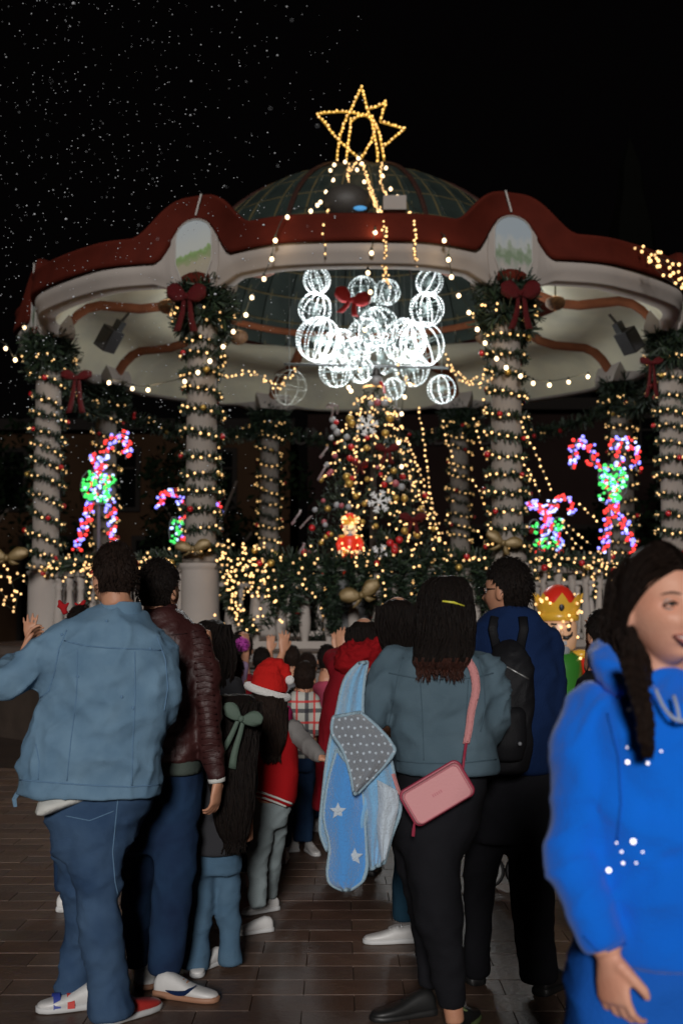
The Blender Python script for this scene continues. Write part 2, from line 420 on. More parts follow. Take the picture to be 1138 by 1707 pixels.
# ceiling lamps in woven shades, loudspeakers
M_wick = mat('woven_lamp_shade', (.20,.10,.04), .7, bump=(60,1.0), var=(30,.6,(.07,.03,.015)))
M_glow = mat('lamp_glow', (1,.6,.3), .4, emit=((1,.45,.14), 1.6))
for x, y, d, s, lb in ((280,512,14.9,1,'woven basket lamp under the ceiling just left of the left front column'), (397,563,18.6,1,'woven basket lamp under the ceiling just right of the left front column'),
                 (925,506,14.9,1,'woven basket lamp under the ceiling just right of the right front column'), (808,563,18.6,1,'woven basket lamp under the ceiling just left of the right front column')):
    c = P(x, y, d); e = empty('basket_lamp', c, lb, 'lamp', 'woven basket lamps under the bandstand ceiling')
    k = d/F*17
    b = MB(); b.lathe(c - Vector((0,0,k*.7)), [(k*.15,0),(k*.55,k*.12),(k*.92,k*.45),(k,k*.85),(k*.85,k*1.2),(k*.55,k*1.35)], 18, cap=False); b.build('shade', M_wick, e, smooth=True)
    b = MB(); b.tube([c + Vector((0,0,k*.5)), c + Vector((0,0,max(k, 5.74-c.z)))], .012, 6); b.build('rod', M_wire, e)
    b = MB(); b.ball(c + Vector((0,0,k*.25)), k*.28, 10, 8); b.build('bulb', M_glow, e, smooth=True)
    lamp('lamp_light', c + Vector((0,0,k*.95)), 5.0, (1,.6,.3), e, .08)
for x, y, rz_, lb, sd_ in ((182,565,-.5,'black loudspeaker on a bracket under the left side of the ceiling',-1), (1048,568,.5,'black loudspeaker on a bracket under the right side of the ceiling',1)):
    c = P(x, y, 15.6); e = empty('loudspeaker', c, lb, 'loudspeaker', 'loudspeakers under the bandstand ceiling')
    R = Matrix.Rotation(rz_, 3, 'Z') @ Matrix.Rotation(-.62*sd_, 3, 'Y')
    b = MB(); b.box(c, (.20,.22,.30), R=R); b.build('cabinet', M_black, e)
    b = MB(); b.box(c + R @ Vector((0,-.114,-.01)), (.17,.01,.24), R=R); b.build('grille', mat('speaker_grille', (.03,.03,.032), .6, bump=(300,.6)), e)
    b = MB(); b.box(c + R @ Vector((-.0*sd_,.05,.21)), (.10,.10,.14), R=R); b.tube([c + R @ Vector((0,.05,.25)), c + R @ Vector((0,.1,.42))], .02, 6); b.build('bracket', M_black, e)

# ------------------------------------------------------------------ buildings beyond the bandstand
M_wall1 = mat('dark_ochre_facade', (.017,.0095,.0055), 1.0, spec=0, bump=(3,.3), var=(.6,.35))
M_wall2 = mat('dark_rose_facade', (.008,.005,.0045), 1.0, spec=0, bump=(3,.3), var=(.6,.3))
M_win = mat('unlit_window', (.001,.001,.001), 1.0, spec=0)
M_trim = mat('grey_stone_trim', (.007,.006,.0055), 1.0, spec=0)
def facade(name, x0, x1, y, h, m, label, wins, eaves=True):
    e = empty(name, ((x0+x1)/2, y+4, 0), label, 'building')
    MB().box(((x0+x1)/2, y+4, h/2), (x1-x0, 8, h)).build('wall', m, e)
    MB().box(((x0+x1)/2, y-.10, h-.2), (x1-x0+.3, .5, .35)).build('cornice', M_trim, e)
    for (wx, wz, ww, wh, st) in wins:
        f_ = MB().box((wx, y-.03, wz), (ww+.3, .12, wh+.3)).build('window' if wz > 3 else 'doorway', M_trim, e)
        MB().box((wx, y-.11, wz), (ww, .06, wh)).build('pane', M_win, f_)
        b = MB(); b.box((wx, y-.16, wz), (.06,.05,wh)); b.box((wx, y-.163, wz+wh*.2), (ww,.05,.06)); b.build('muntin', M_trim, f_)
    return e
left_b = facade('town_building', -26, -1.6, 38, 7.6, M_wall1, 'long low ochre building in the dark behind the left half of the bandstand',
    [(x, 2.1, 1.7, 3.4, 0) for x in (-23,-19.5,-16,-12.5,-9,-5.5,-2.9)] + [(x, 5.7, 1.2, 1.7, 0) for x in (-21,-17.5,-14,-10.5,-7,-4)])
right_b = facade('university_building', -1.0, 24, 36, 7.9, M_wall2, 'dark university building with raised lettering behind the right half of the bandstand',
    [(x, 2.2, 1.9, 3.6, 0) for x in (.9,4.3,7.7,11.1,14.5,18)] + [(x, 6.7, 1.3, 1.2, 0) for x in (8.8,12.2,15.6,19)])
def text_obj(name, s, size, loc, rot, m, parent, ext=.01, extra=None):
    cu = bpy.data.curves.new(name, 'FONT'); cu.body = s; cu.size = size; cu.extrude = ext; cu.align_x = 'CENTER'; cu.align_y = 'CENTER'; cu.resolution_u = 2
    cu.offset = .0
    ob = bpy.data.objects.new(name, cu); COL.objects.link(ob)
    dg = bpy.context.evaluated_depsgraph_get(); me = bpy.data.meshes.new_from_object(ob.evaluated_get(dg)); bpy.data.objects.remove(ob)
    me.materials.clear(); me.materials.append(m)
    o = bpy.data.objects.new(name, me); COL.objects.link(o); o.location = loc; o.rotation_euler = rot
    if parent is not None: o.parent = parent; o.matrix_parent_inverse = wm(parent).inverted()
    return o
c = P(722, 729, 35.9)
text_obj('lettering', 'UNIVERSIDAD', .74, (P(650,729,35.9).x-.55, 35.93, c.z), (PI/2,0,0), mat('grey_letters', (.018,.016,.015), 1.0, spec=0), right_b, .05)
text_obj('lettering', 'DE', .74, (P(650,729,35.9).x+3.05, 35.93, c.z), (PI/2,0,0), mat('grey_letters', (0,0,0)), right_b, .05)
MB().box((11.3, 35.6, 3.0), (20, .5, .25)).build('ledge', M_trim, right_b)
tw = empty('church_tower', (P(1060,800,70).x, 70, 0), 'dim slender church spire against the night sky at right', 'tower')
bx = P(1060, 800, 70).x
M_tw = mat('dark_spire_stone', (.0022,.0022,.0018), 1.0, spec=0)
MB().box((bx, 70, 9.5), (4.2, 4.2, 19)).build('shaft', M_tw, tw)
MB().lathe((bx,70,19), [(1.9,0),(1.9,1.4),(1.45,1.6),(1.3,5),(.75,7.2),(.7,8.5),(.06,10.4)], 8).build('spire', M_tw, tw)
# trees in the dark behind
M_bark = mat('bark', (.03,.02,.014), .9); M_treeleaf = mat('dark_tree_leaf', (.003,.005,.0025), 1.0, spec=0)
def tree(x, y, h, r, lb, seed):
    rr = random.Random(seed); e = empty('plaza_tree', (x, y, 0), lb, 'tree', 'dark trees behind the bandstand')
    b = MB(); b.tube([(x,y,0),(x+.1,y,h*.3),(x-.05,y,h*.55)], [.22,.16,.1], 8)
    for k in range(6):
        a = k*1.1; b.tube([(x,y,h*(.35+.03*k)),(x+r*.6*math.cos(a),y+r*.6*math.sin(a),h*(.6+.04*k))], [.08,.03], 5)
    b.build('trunk', M_bark, e)
    b = MB()
    cl = [(x+rr.gauss(0,r*.45), y+rr.gauss(0,r*.45), h*.68+rr.gauss(0,h*.12), rr.uniform(.25,.5)*r) for _ in range(22)]
    for cx,cy,cz,cr in cl:
        for _ in range(90):
            v = Vector((rr.gauss(0,1), rr.gauss(0,1), rr.gauss(0,1))).normalized()*cr*rr.uniform(.6,1); p = Vector((cx,cy,cz))+v
            d1 = Vector((rr.gauss(0,1), rr.gauss(0,1), rr.gauss(0,1))).normalized()*.13; d2 = d1.cross(Vector((rr.random(),rr.random(),rr.random()))).normalized()*.06
            b.quad(p-d1, p+d2, p+d1, p-d2)
    b.build('crown', M_treeleaf, e)
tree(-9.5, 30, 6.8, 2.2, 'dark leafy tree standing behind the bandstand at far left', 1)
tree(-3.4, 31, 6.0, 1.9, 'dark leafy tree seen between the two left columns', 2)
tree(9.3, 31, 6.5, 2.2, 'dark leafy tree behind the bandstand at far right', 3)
# ------------------------------------------------------------------ Christmas decoration helpers
def resample(pts, step):
    pts = [Vector(p) for p in pts]; out = [pts[0].copy()]; acc = 0
    for a, c in zip(pts, pts[1:]):
        L_ = (c-a).length
        if L_ < 1e-9: continue
        t = step - acc
        while t <= L_: out.append(a + (c-a)*(t/L_)); t += step
        acc = (acc + L_) % step
    return out
def smoothpath(pts, n=6):
    pts = [Vector(p) for p in pts]; out = []
    for i in range(len(pts)-1):
        p0 = pts[max(i-1,0)]; p1 = pts[i]; p2 = pts[i+1]; p3 = pts[min(i+2,len(pts)-1)]
        for k in range(n):
            t = k/n; out.append(.5*((2*p1)+(p2-p0)*t+(2*p0-5*p1+4*p2-p3)*t*t+(3*p1-p0-3*p2+p3)*t**3))
    out.append(pts[-1]); return out
def tinsel(b, path, r, per_m, rr, wd=.006, mats=None):
    """many thin needles standing off a wire"""
    for p, q in zip(path, path[1:]):
        d = q-p; L_ = d.length
        if L_ < 1e-6: continue
        u, v = basis(d)
        n = L_*per_m; n = int(n) + (rr.random() < n % 1)
        for _ in range(n):
            o = p + d*rr.random(); a = rr.random()*2*PI
            dr = u*math.cos(a) + v*math.sin(a) + d.normalized()*rr.uniform(-.6,.6)
            e = o + dr*r*rr.uniform(.55,1.1); s = dr.cross(Vector((rr.gauss(0,1),rr.gauss(0,1),rr.gauss(0,1)))).normalized()*wd
            if mats: b.cm = b.mats.index(mats[0]) if rr.random() < .8 else b.mats.index(mats[1])
            b.add([o-s, o+s, e+s*.6, e-s*.6], [(0,1,2,3)])
def foliage_mb():
    b = MB(); b.mat(M_leaf2); b.mat(M_leaf); return b
def bulbs_mb():
    b = MB(); b.mat(M_bulb2); b.mat(M_bulb); return b
def bulb(b, p, r, rr, dim=.3):
    b.cm = 0 if rr.random() < dim else 1
    b.ico(p, r*rr.uniform(.8,1.1), (1,1,1.15))
# ------------------------------------------------------------------ column garlands
POS = {0:'right front',7:'left front',6:'far left front',1:'far right front',5:'far left rear',2:'far right rear',4:'left rear',3:'right rear'}
def bow(c, s, m, label, cat='bow', facing=0, tilt=0, group=None, tails=1.0, wd=1.0):
    """ribbon bow: two puffed loops, two tails and a knot; s = half width"""
    e = empty('ribbon_bow', c, label, cat, group, 0)
    e.rotation_euler = (0, tilt, facing)
    rr = random.Random(int(c.x*100+c.z*10))
    for sd_ in (-1, 1):
        pts = []; rad = []
        b = MB(); n = 12; rings = []
        for i in range(n+1):
            t = i/n; x = sd_*s*(.02+.98*t); hz = s*wd*(.06+.25*math.sin(PI*min(1, t*.93))**.8); hy = s*(.04+.08*math.sin(PI*t*.95)); zc = s*(.28*t + .05*math.sin(4*t))
            rings.append([Vector((x, -.04*s+hy*math.cos(q*PI/8)*(1+.18*math.sin(3*q+sd_)), zc+hz*math.sin(q*PI/8)*(1+.16*math.cos(2.3*q+t*3)))) for q in range(16)])
        b.loft(rings); b.build('loop', m, None, smooth=True).parent = e
        b = MB(); rings = []
        for i in range(9):
            t = i/8; x = sd_*(.06+.38*t)*s + .05*s*math.sin(5*t+sd_); z = -s*1.15*t*tails; y = -.10*s*math.sin(3*t); w_ = s*.15*(.6+.6*t)
            rings.append([Vector((x-w_, y, z-.0)), Vector((x+w_, y+.05*s, z+w_*.3)), Vector((x+w_, y+.05*s+.01, z+w_*.3)), Vector((x-w_, y+.01, z))])
        b.loft(rings); b.build('tail', m, None, smooth=True).parent = e
    b = MB(); b.ball((0,-.10*s,0), s*.15, 12, 8, (1,.8,1.1)); b.build('knot', m, None, smooth=True).parent = e
    return e
ZC0, ZC1 = FL+1.0, FL+.955+2.75
for ci, a in enumerate(COLA):
    c = kp(RC, a, 0); rr = random.Random(100+ci)
    e = empty('column_garland', (c.x, c.y, FL+.95), 'green garland with warm lights wound round the %s column' % POS[ci], 'garland', 'lit garlands wound round the bandstand columns')
    near = ci in (0, 7); turns = 12.5 if near else 12; sgn = -1 if ci in (0,1,2,3) else -1
    ph = rr.random()*6; pts = []
    for i in range(int(turns*18)):
        t = i/(turns*18); z = ZC0 + (ZC1-ZC0)*t + .035*math.sin(9*t+ph); an = ph + sgn*2*PI*turns*t; r_ = .205 + .02*math.sin(23*t+ph)
        pts.append(Vector((c.x + r_*math.cos(an), c.y + r_*math.sin(an), z + .035*math.sin(an+ph) + .07*mn.noise(Vector((t*turns*1.7, ci*3.1, 0))))))
    b = foliage_mb(); tinsel(b, pts, .078, 330 if ci in (0,7,1,6) else 220, rr, .009, (M_leaf, M_leaf2))
    # wreath of branches round the column head
    top = []
    for i in range(60):
        an = 2*PI*i/20; top.append(Vector((c.x + (.24+.05*math.sin(i))*math.cos(an), c.y + (.24+.05*math.cos(i*1.7))*math.sin(an), FL+.955+2.62+.50*i/60)))
    tinsel(b, top, .17, 520, rr, .012, (M_leaf, M_leaf2))
    b.build('branches', None, e, kind='stuff')
    b = bulbs_mb()
    for p in resample(pts, .082 if near else .09):
        o = p + (p - Vector((c.x,c.y,p.z)))*.16 + Vector((0,0,rr.uniform(-.03,.03)))
        (rr.random() < .88) and bulb(b, o, .0145 if near else .014, rr)
    for k in range(22):
        an = rr.random()*2*PI; bulb(b, Vector((c.x+.36*math.cos(an), c.y+.36*math.sin(an), FL+3.70+rr.random()*.1)), .013, rr)
    b.build('fairy_lights', None, e, kind='stuff')
    bm_ = None
    for p in resample(pts, .82 if near else .95)[1:]:
        q = p + (p-Vector((c.x,c.y,p.z)))*.22; mm = M_redball if rr.random() < .8 else M_gold
        b = MB(); b.ball(q, rr.uniform(.026,.04), 12, 8); b.build('bauble', mm, e, smooth=True)
    if ci in (0, 7):
        o = kp(RC+.33, a, FL+.955+3.0)
        s = .215 if near else .17
        bw = bow(Vector((o.x, o.y-.10, o.z-.08 if near else o.z-.30)), s, M_redvel, 'red glitter bow at the head of the %s column' % POS[ci], facing=0, group='red glitter bows on the column heads', tails=1.6, wd=1.5)
# ------------------------------------------------------------------ rail garlands
for k in range(8):
    a0, a1 = COLA[k], COLA[(k+1) % 8]; p0, p1 = kp(RC, a0, FL+.99), kp(RC, a1, FL+.99); rr = random.Random(300+k)
    names = {7:'front rail between the two front columns', 6:'left front rail', 5:'left rail', 4:'left rear rail', 3:'rear rail', 2:'right rear rail', 1:'right rail', 0:'right front rail'}
    e = empty('rail_garland', (p0+p1)/2, 'thick green garland with tangled warm lights on the %s' % names[k], 'garland', 'lit garlands on the bandstand rails')
    d = (p1-p0); out = Vector((d.y, -d.x, 0)).normalized()
    if out.dot((p0+p1)/2 - Vector((KX,KY,0))) < 0: out = -out
    n = 40; pts = []
    for i in range(n+1):
        t = i/n; pts.append(p0 + d*(.06+.88*t) + out*.06 + Vector((0,0,.02*math.sin(9*t+k))))
    b = foliage_mb(); tinsel(b, pts, .15, 420, rr, .011, (M_leaf, M_leaf2))
    drop = []
    if k == 7:
        for i in range(34):
            t = .05 + .86*i/33; s0 = p0 + d*(1-t) + out*.12
            ln = rr.uniform(.35,.85) if (t > .3) else rr.uniform(.25,.7)
            drop.append([s0, s0 + Vector((rr.uniform(-.15,.15),-.06,-ln*.5)), s0 + Vector((rr.uniform(-.2,.2),-.05,-ln))])
    else:
        for i in range(6):
            t = rr.uniform(.1,.9); s0 = p0 + d*t + out*.12; ln = rr.uniform(.15,.6)
            drop.append([s0, s0 + Vector((.05,-.04,-ln*.5)), s0 + Vector((.02,0,-ln))])
    for q in drop: tinsel(b, smoothpath(q, 4), .10 if k == 7 else .04, 300, rr, .010, (M_leaf, M_leaf2))
    if k != 7:
        pass
    b.build('branches', None, e, kind='stuff')
    b = bulbs_mb()
    for i in range(46 if k in (7,) else (75 if k in (6,0,5,1) else 40)):
        t = rr.random()**(.8 if k == 7 else 1)
        q = pts[0].lerp(pts[-1], t) + out*rr.uniform(.05,.2) + Vector((0,0,rr.gauss(.0,.075)))
        bulb(b, q, .0145, rr)
    for q in drop:
        if k == 7 and q[0].x > -.75 and rr.random() < .88: continue
        for p in resample(smoothpath(q, 4), .07): bulb(b, p + Vector((rr.uniform(-.06,.06), -.12, 0)), .0145, rr)
    if k == 7:     # the bright tangle right of the left front column
        for i in range(110):
            q = P(rr.gauss(408,34), 0, 13.2); q.z = P(0, 0, 13.2).z; yy = rr.uniform(898,1062)
            if yy > 975 and rr.random() < .45: continue
            bulb(b, P(min(rr.gauss(405,30), 470), yy, 13.25), .0145, rr)
    b.build('fairy_lights', None, e, kind='stuff')
    for i in range(7):
        q = pts[0].lerp(pts[-1], rr.random()) + out*.15 + Vector((0,0,rr.uniform(-.1,.1)))
        b = MB(); b.ball(q, rr.uniform(.03,.042), 12, 8); b.build('bauble', rr.choice([M_redball,M_redball,M_gold]), e, smooth=True)
# swag garlands high between the columns (sides and rear)
for k in (0,1,2,3,4,5,6):
    a0, a1 = COLA[k], COLA[(k+1) % 8]; p0, p1 = kp(RC-.05, a0, 4.95), kp(RC-.05, a1, 4.95); rr = random.Random(500+k)
    if k in (0, 6): continue
    e = empty('hanging_garland', p0.lerp(p1,.5), 'dark green garland hung between the column heads on the %s' % {1:'right side',2:'right rear',3:'rear',4:'left rear',5:'left side'}[k], 'garland', 'garlands hung between the column heads')
    pts = [p0.lerp(p1, i/24) + Vector((0,0,-.30*4*(i/24)*(1-i/24)-.1)) for i in range(25)]
    b = foliage_mb(); tinsel(b, pts, .17, 300, rr, .012, (M_leaf, M_leaf2)); b.build('branches', None, e, kind='stuff')
    b = bulbs_mb()
    for i in range(14): bulb(b, rr.choice(pts)+Vector((rr.uniform(-.1,.1),-.12,rr.uniform(-.12,.12))), .011, rr, .8)
    b.build('fairy_lights', None, e, kind='stuff')
    for i in range(5):
        b = MB(); b.ball(rr.choice(pts)+Vector((rr.uniform(-.1,.1),-.15,rr.uniform(-.1,.1))), .035, 10, 7); b.build('bauble', rr.choice([M_redball,M_gold]), e, smooth=True)
# red cloth drops by the side columns
bow(P(128,630,15.6), .20, M_redvel, 'dark red bow hanging in the garland right of the far left column', tails=2.0)
bow(P(1085,605,15.6), .15, M_redvel, 'dark red bow hanging in the garland left of the far right column', tails=2.6)
# gold bows
bow(P(602,992,13.0), .22, M_goldcloth, 'wide gold bow on the front garland below the standing toy soldier', tilt=-.35, tails=.4, wd=1.2)
bow(P(838,905,13.2), .20, M_goldcloth, 'gold bow on top of the right front pedestal', tilt=.3, tails=.5)
bow(P(322,915,13.2), .19, M_goldcloth, 'gold bow on top of the left front pedestal', tails=.3, tilt=-.1)
bow(P(12,930,15.2), .26, M_goldcloth, 'gold bow on the rail garland at the left edge of the photo', tails=.3)
# ------------------------------------------------------------------ big star
star = empty('lit_star', P(600,285,17.6), 'gold outline star of fairy lights on top of the glass dome', 'star')
M_stargold = mat('gold_tinsel_wire', (.42,.24,.03), .4, metal=.5, emit=((1.0,.55,.08), .22))
M_starb = mat('amber_bulb', (1,.7,.3), .3, emit=((1.0,.58,.14), 2.0))
lines = [[(602,146),(590,172),(574,204),(565,235),(561,268)], [(602,146),(608,165),(612,182)], [(612,182),(627,178),(643,171)], [(643,171),(638,187),(633,203)],
         [(633,203),(653,209),(674,215)], [(674,215),(656,230),(640,244)], [(528,190),(555,187),(580,187),(606,192)], [(528,190),(545,210),(560,229),(582,250),(601,267)],
         [(585,200),(583,220),(580,240),(577,270)], [(620,196),(630,215),(635,240),(640,268)], [(601,267),(611,248),(620,232),(626,208)], [(612,182),(620,205),(626,235),(630,270)], [(585,203),(597,194),(612,194),(623,206)]]
rr = random.Random(9); fb = MB(); lb_ = bulbs_mb(); lb_.mat(M_starb)
for li, ln in enumerate(lines):
    dd = 17.45 if li % 2 else 17.65
    pts = smoothpath([P(x, y, dd) for x, y in ln], 5); fb.tube(pts, .016, 6)
    for p in resample(pts, .062):
        lb_.cm = rr.choice([2,2,2,1]); lb_.ico(p + Vector((rr.uniform(-.012,.012), -.03, rr.uniform(-.012,.012))), rr.uniform(.012,.018))
fb.build('star_frame', M_stargold, star, smooth=True); lb_.build('fairy_lights', None, star, kind='stuff')
b = MB(); b.tube([P(600,290,17.7), P(600,255,17.7)], .03, 8); b.build('mount', M_wire, star)
# ------------------------------------------------------------------ strings of large bulbs
bigm = MB().mat(M_big).ball((0,0,0), .023, 12, 8, (1,1,1.12)).mesh('bulb', None, True)
sock = MB().lathe((0,0,.026), [(.013,0),(.015,.012),(.012,.035)], 8).mesh('socket', M_wire)
def ondome(p):
    """strings that run down the dome lie on its outside"""
    x, y, d = p
    if d < 12.95 or y > 356 or y < 250: return p
    best = d
    for k in range(400):
        dd = 13.0 + k*.012
        if dd > d: break
        q = P(x, y, dd)
        if ((q.x-KX)**2 + (q.y-KY)**2)/2.58**2 + ((q.z-5.9)/2.18)**2 < 1: best = dd; break
    return (x, y, best)
def bigstring(name, pts, label, lamps=(), r=1.0, sag=True):
    pts = [ondome(p) for p in pts]
    e = empty('bulb_string', P(*pts[0]), label, 'string lights', 'strings of large warm bulbs from the dome to the columns')
    path = smoothpath([P(*p) + Vector((0,0,.05)) for p in pts], 4)
    MB().tube(path, .005, 5).build('wire', M_wire, e)
    for i, p in enumerate(pts):
        q = P(*p)
        o = link('bulb', bigm, e, keep=True); o.location = q; o.scale = (r,)*3
        s_ = link('socket', sock, o, keep=False)
        if i in lamps: lamp('bulb_light', q + Vector((0,-.07,-.02)), 1.6, (1,.72,.42), e, .05)
    return e
LS = [(557,275,17.1),(551,284,16.9),(555,300,16.4),(543,320,15.7),(534,337,15),(529,342,14.5),(518,352,13.6),(479,362,12.80),(459,401,12.75),(453,432,12.78),(440,465,12.9),(420,496,13.05),(410,525,13.2),(389,553,13.3),(372,578,13.3),(350,602,13.2),(330,621,13.1),(308,636,13.3),(247,650,14),(221,648,14.3),(182,638,14.8)]
bigstring('bulb_string', LS, 'string of large bulbs falling from the dome past the left front column', lamps=(8,12,15,18,20))
RS = [(643,280,17.1),(638,293,16.7),(651,315,15.8),(662,328,15.0),(740,401,12.75),(747,433,12.78),(752,462,12.9),(764,493,13.05),(781,521,13.2),(795,549,13.3),(808,572,13.3),(827,598,13.2),(843,613,13.1),(867,627,13.2),(888,639,13.5),(915,642,13.9),(947,637,14.3),(979,628,14.8)]
bigstring('bulb_string', RS, 'string of large bulbs falling from the dome past the right front column', lamps=(5,9,12,15,17))
CS = [(575,270,17.0),(597,264,17.0),(603,273,16.9),(595,283,16.7),(607,303,16.2),(631,351,13.6),(625,388,12.75),(619,422,12.75),(613,455,13.0),(617,487,13.4),(608,550,13.9),(600,617,14.2),(581,646,14.3),(585,652,14.3)]
bigstring('bulb_string', CS, 'string of large bulbs down the middle in front of the globes', lamps=(6,12))
bigstring('bulb_string', [(683,640,14.4),(674,662,14.4),(669,690,14.4),(664,738,14.4),(669,778,14.4)], 'short string of large bulbs down the right side of the Christmas tree')
bigstring('bulb_string', [(-30,560,14),(10,581,14.6),(26,600,14.9),(41,546,15.6)], 'few large bulbs hanging at the left edge beside the far left column', lamps=(2,))
# fairy-light curtains
def fairy(name, polys, label, step=.085, r=.0135, jit=.012, cat='fairy lights', group=None, dim=.3, wire=True):
    polys = [[ondome(p) for p in pl] for pl in polys] if min(p[1] for p in polys[0]) < 340 else polys
    e = empty(name, P(*polys[0][0]), label, cat, group); rr = random.Random(len(polys)*7+int(polys[0][0][0]))
    b = bulbs_mb(); wv = MB()
    for pl in polys:
        path = smoothpath([P(*p) for p in pl], 6); wv.tube(path, .004, 4, cap=False)
        for p in resample(path, step): bulb(b, p + Vector((rr.uniform(-jit,jit), -.012, rr.uniform(-jit,jit))), r, rr, dim)
    wv.build('wire', M_wire, e, kind='stuff'); b.build('bulbs', None, e, kind='stuff'); return e
fairy('fairy_light_string', [[(601,272,17.1),(612,300,16.3),(622,330,14.8),(632,352,13.4),(638,372,12.78),(640,400,12.76),(642,440,12.9),(646,475,13.4)], [(606,275,17.1),(616,312,16.0),(627,345,14.0),(640,380,12.78),(644,410,12.76),(639,450,13.0),(648,480,13.4)]],
      'dense double string of fairy lights falling from the star down the middle', .06, .012, .02)
fairy('fairy_light_string', [[(636,272,17.0),(634,300,16.4),(642,325,15.2),(645,340,14.4)]], 'short fairy light string right of the star foot on the dome', .07)
fairy('fairy_light_string', [[(582,275,17.0),(580,292,16.5),(580,308,16.1)], [(594,270,17.0),(585,285,16.6)]], 'short fairy light string left of the star foot on the dome', .06)
fairy('fairy_light_string', [[(682,355,13.2),(689,372,12.78),(692,400,12.76),(693,425,12.8),(697,445,13.0)], [(684,356,13.2),(692,385,12.78),(690,412,12.76),(695,440,12.95)]], 'fairy light string over the roof edge above the right upper globe', .075)
fairy('fairy_light_string', [[(548,350,13.4),(541,370,12.78),(539,395,12.76),(542,415,12.76),(540,432,12.8)]], 'fairy light string over the roof edge above the left upper globe', .11)
fairy('fairy_light_swag', [[(378,626,13.2),(405,622,13.6),(427,625,14.0),(441,630,14.2)], [(441,630,14.2),(455,640,14.3),(474,636,14.3),(490,620,14.3),(496,612,14.3)], [(444,634,14.2),(460,645,14.3),(480,634,14.3),(494,616,14.3)], [(447,636,14.2),(462,648,14.2),(478,639,14.3)]], 'fairy light swag between the left front column and the globes', .085, .013, .03)
fairy('fairy_light_swag', [[(743,597,14.3),(752,618,14.2),(772,634,14.0),(795,637,13.8),(822,634,13.4)], [(745,592,14.3),(758,622,14.2),(785,642,13.9),(806,640,13.6),(824,626,13.4)], [(750,610,14.2),(768,630,14),(790,632,13.8),(812,620,13.5)], [(660,598,14.3),(668,625,14.3),(690,640,14.2),(672,632,14.2)]], 'fairy light swag between the globes and the right front column', .085, .013, .03)
fairy('fairy_light_string', [[(697,680,14.4),(703,720,14.3),(710,770,14.2),(718,830,14.0),(728,885,13.8),(735,905,13.6)]], 'single fairy light string hanging right of the Christmas tree', .07)
fairy('fairy_light_string', [[(738,703,14.8),(744,735,14.8),(752,760,14.7),(758,790,14.7)],[(745,860,14.4),(750,875,14.4)]], 'short fairy light string left of the right rear column', .08)
fairy('fairy_light_string', [[(790,700,14.0),(800,735,13.9),(812,772,13.8)], [(788,800,14.0),(802,830,14.0),(810,850,14.0)], [(795,885,13.8),(812,910,13.8)]], 'broken fairy light string between the two right middle columns', .075)
fairy('fairy_light_string', [[(806,668,13.6),(815,690,13.6),(832,702,13.6)], [(868,702,13.4),(882,735,13.3),(896,765,13.2),(912,805,13.1),(920,820,13.0)]], 'fairy light string slanting down right from the right front column', .075)
fairy('fairy_light_string', [[(874,775,13.4),(886,795,13.3),(900,828,13.2)], [(935,870,13.0),(950,895,12.9),(975,920,12.8)], [(938,868,13),(960,890,12.9),(985,908,12.8)], [(965,840,13),(985,860,12.9),(998,872,12.8)], [(915,905,12.8),(935,930,12.7),(975,930,12.7)]], 'several short fairy light strings low right of the right front column', .075)
fairy('fairy_light_net', [[(1060,411,13.9),(1085,440,13.6),(1110,465,13.4),(1150,490,13.2)], [(1075,415,13.9),(1095,428,13.6),(1120,442,13.5),(1150,462,13.2)], [(1090,422,13.8),(1115,432,13.6),(1150,446,13.4)], [(1082,438,13.6),(1105,452,13.5),(1125,470,13.4),(1150,478,13.2)], [(1098,432,13.6),(1118,450,13.5),(1150,470,13.3)]], 'loose net of warm bulbs over the far right roof edge', .14, .020, .04, dim=.15)
fairy('fairy_light_tangle', [[(0,955,12.9),(20,968,12.9),(38,960,12.9),(45,975,12.9)], [(0,985,12.9),(15,1000,12.9),(30,995,12.9),(22,1020,12.9)], [(10,945,12.9),(25,985,12.9),(28,1010,12.9)], [(5,1005,12.9),(20,1015,12.9)]], 'golden tangle of fairy lights low at the left edge of the photo', .06, .014, .04)
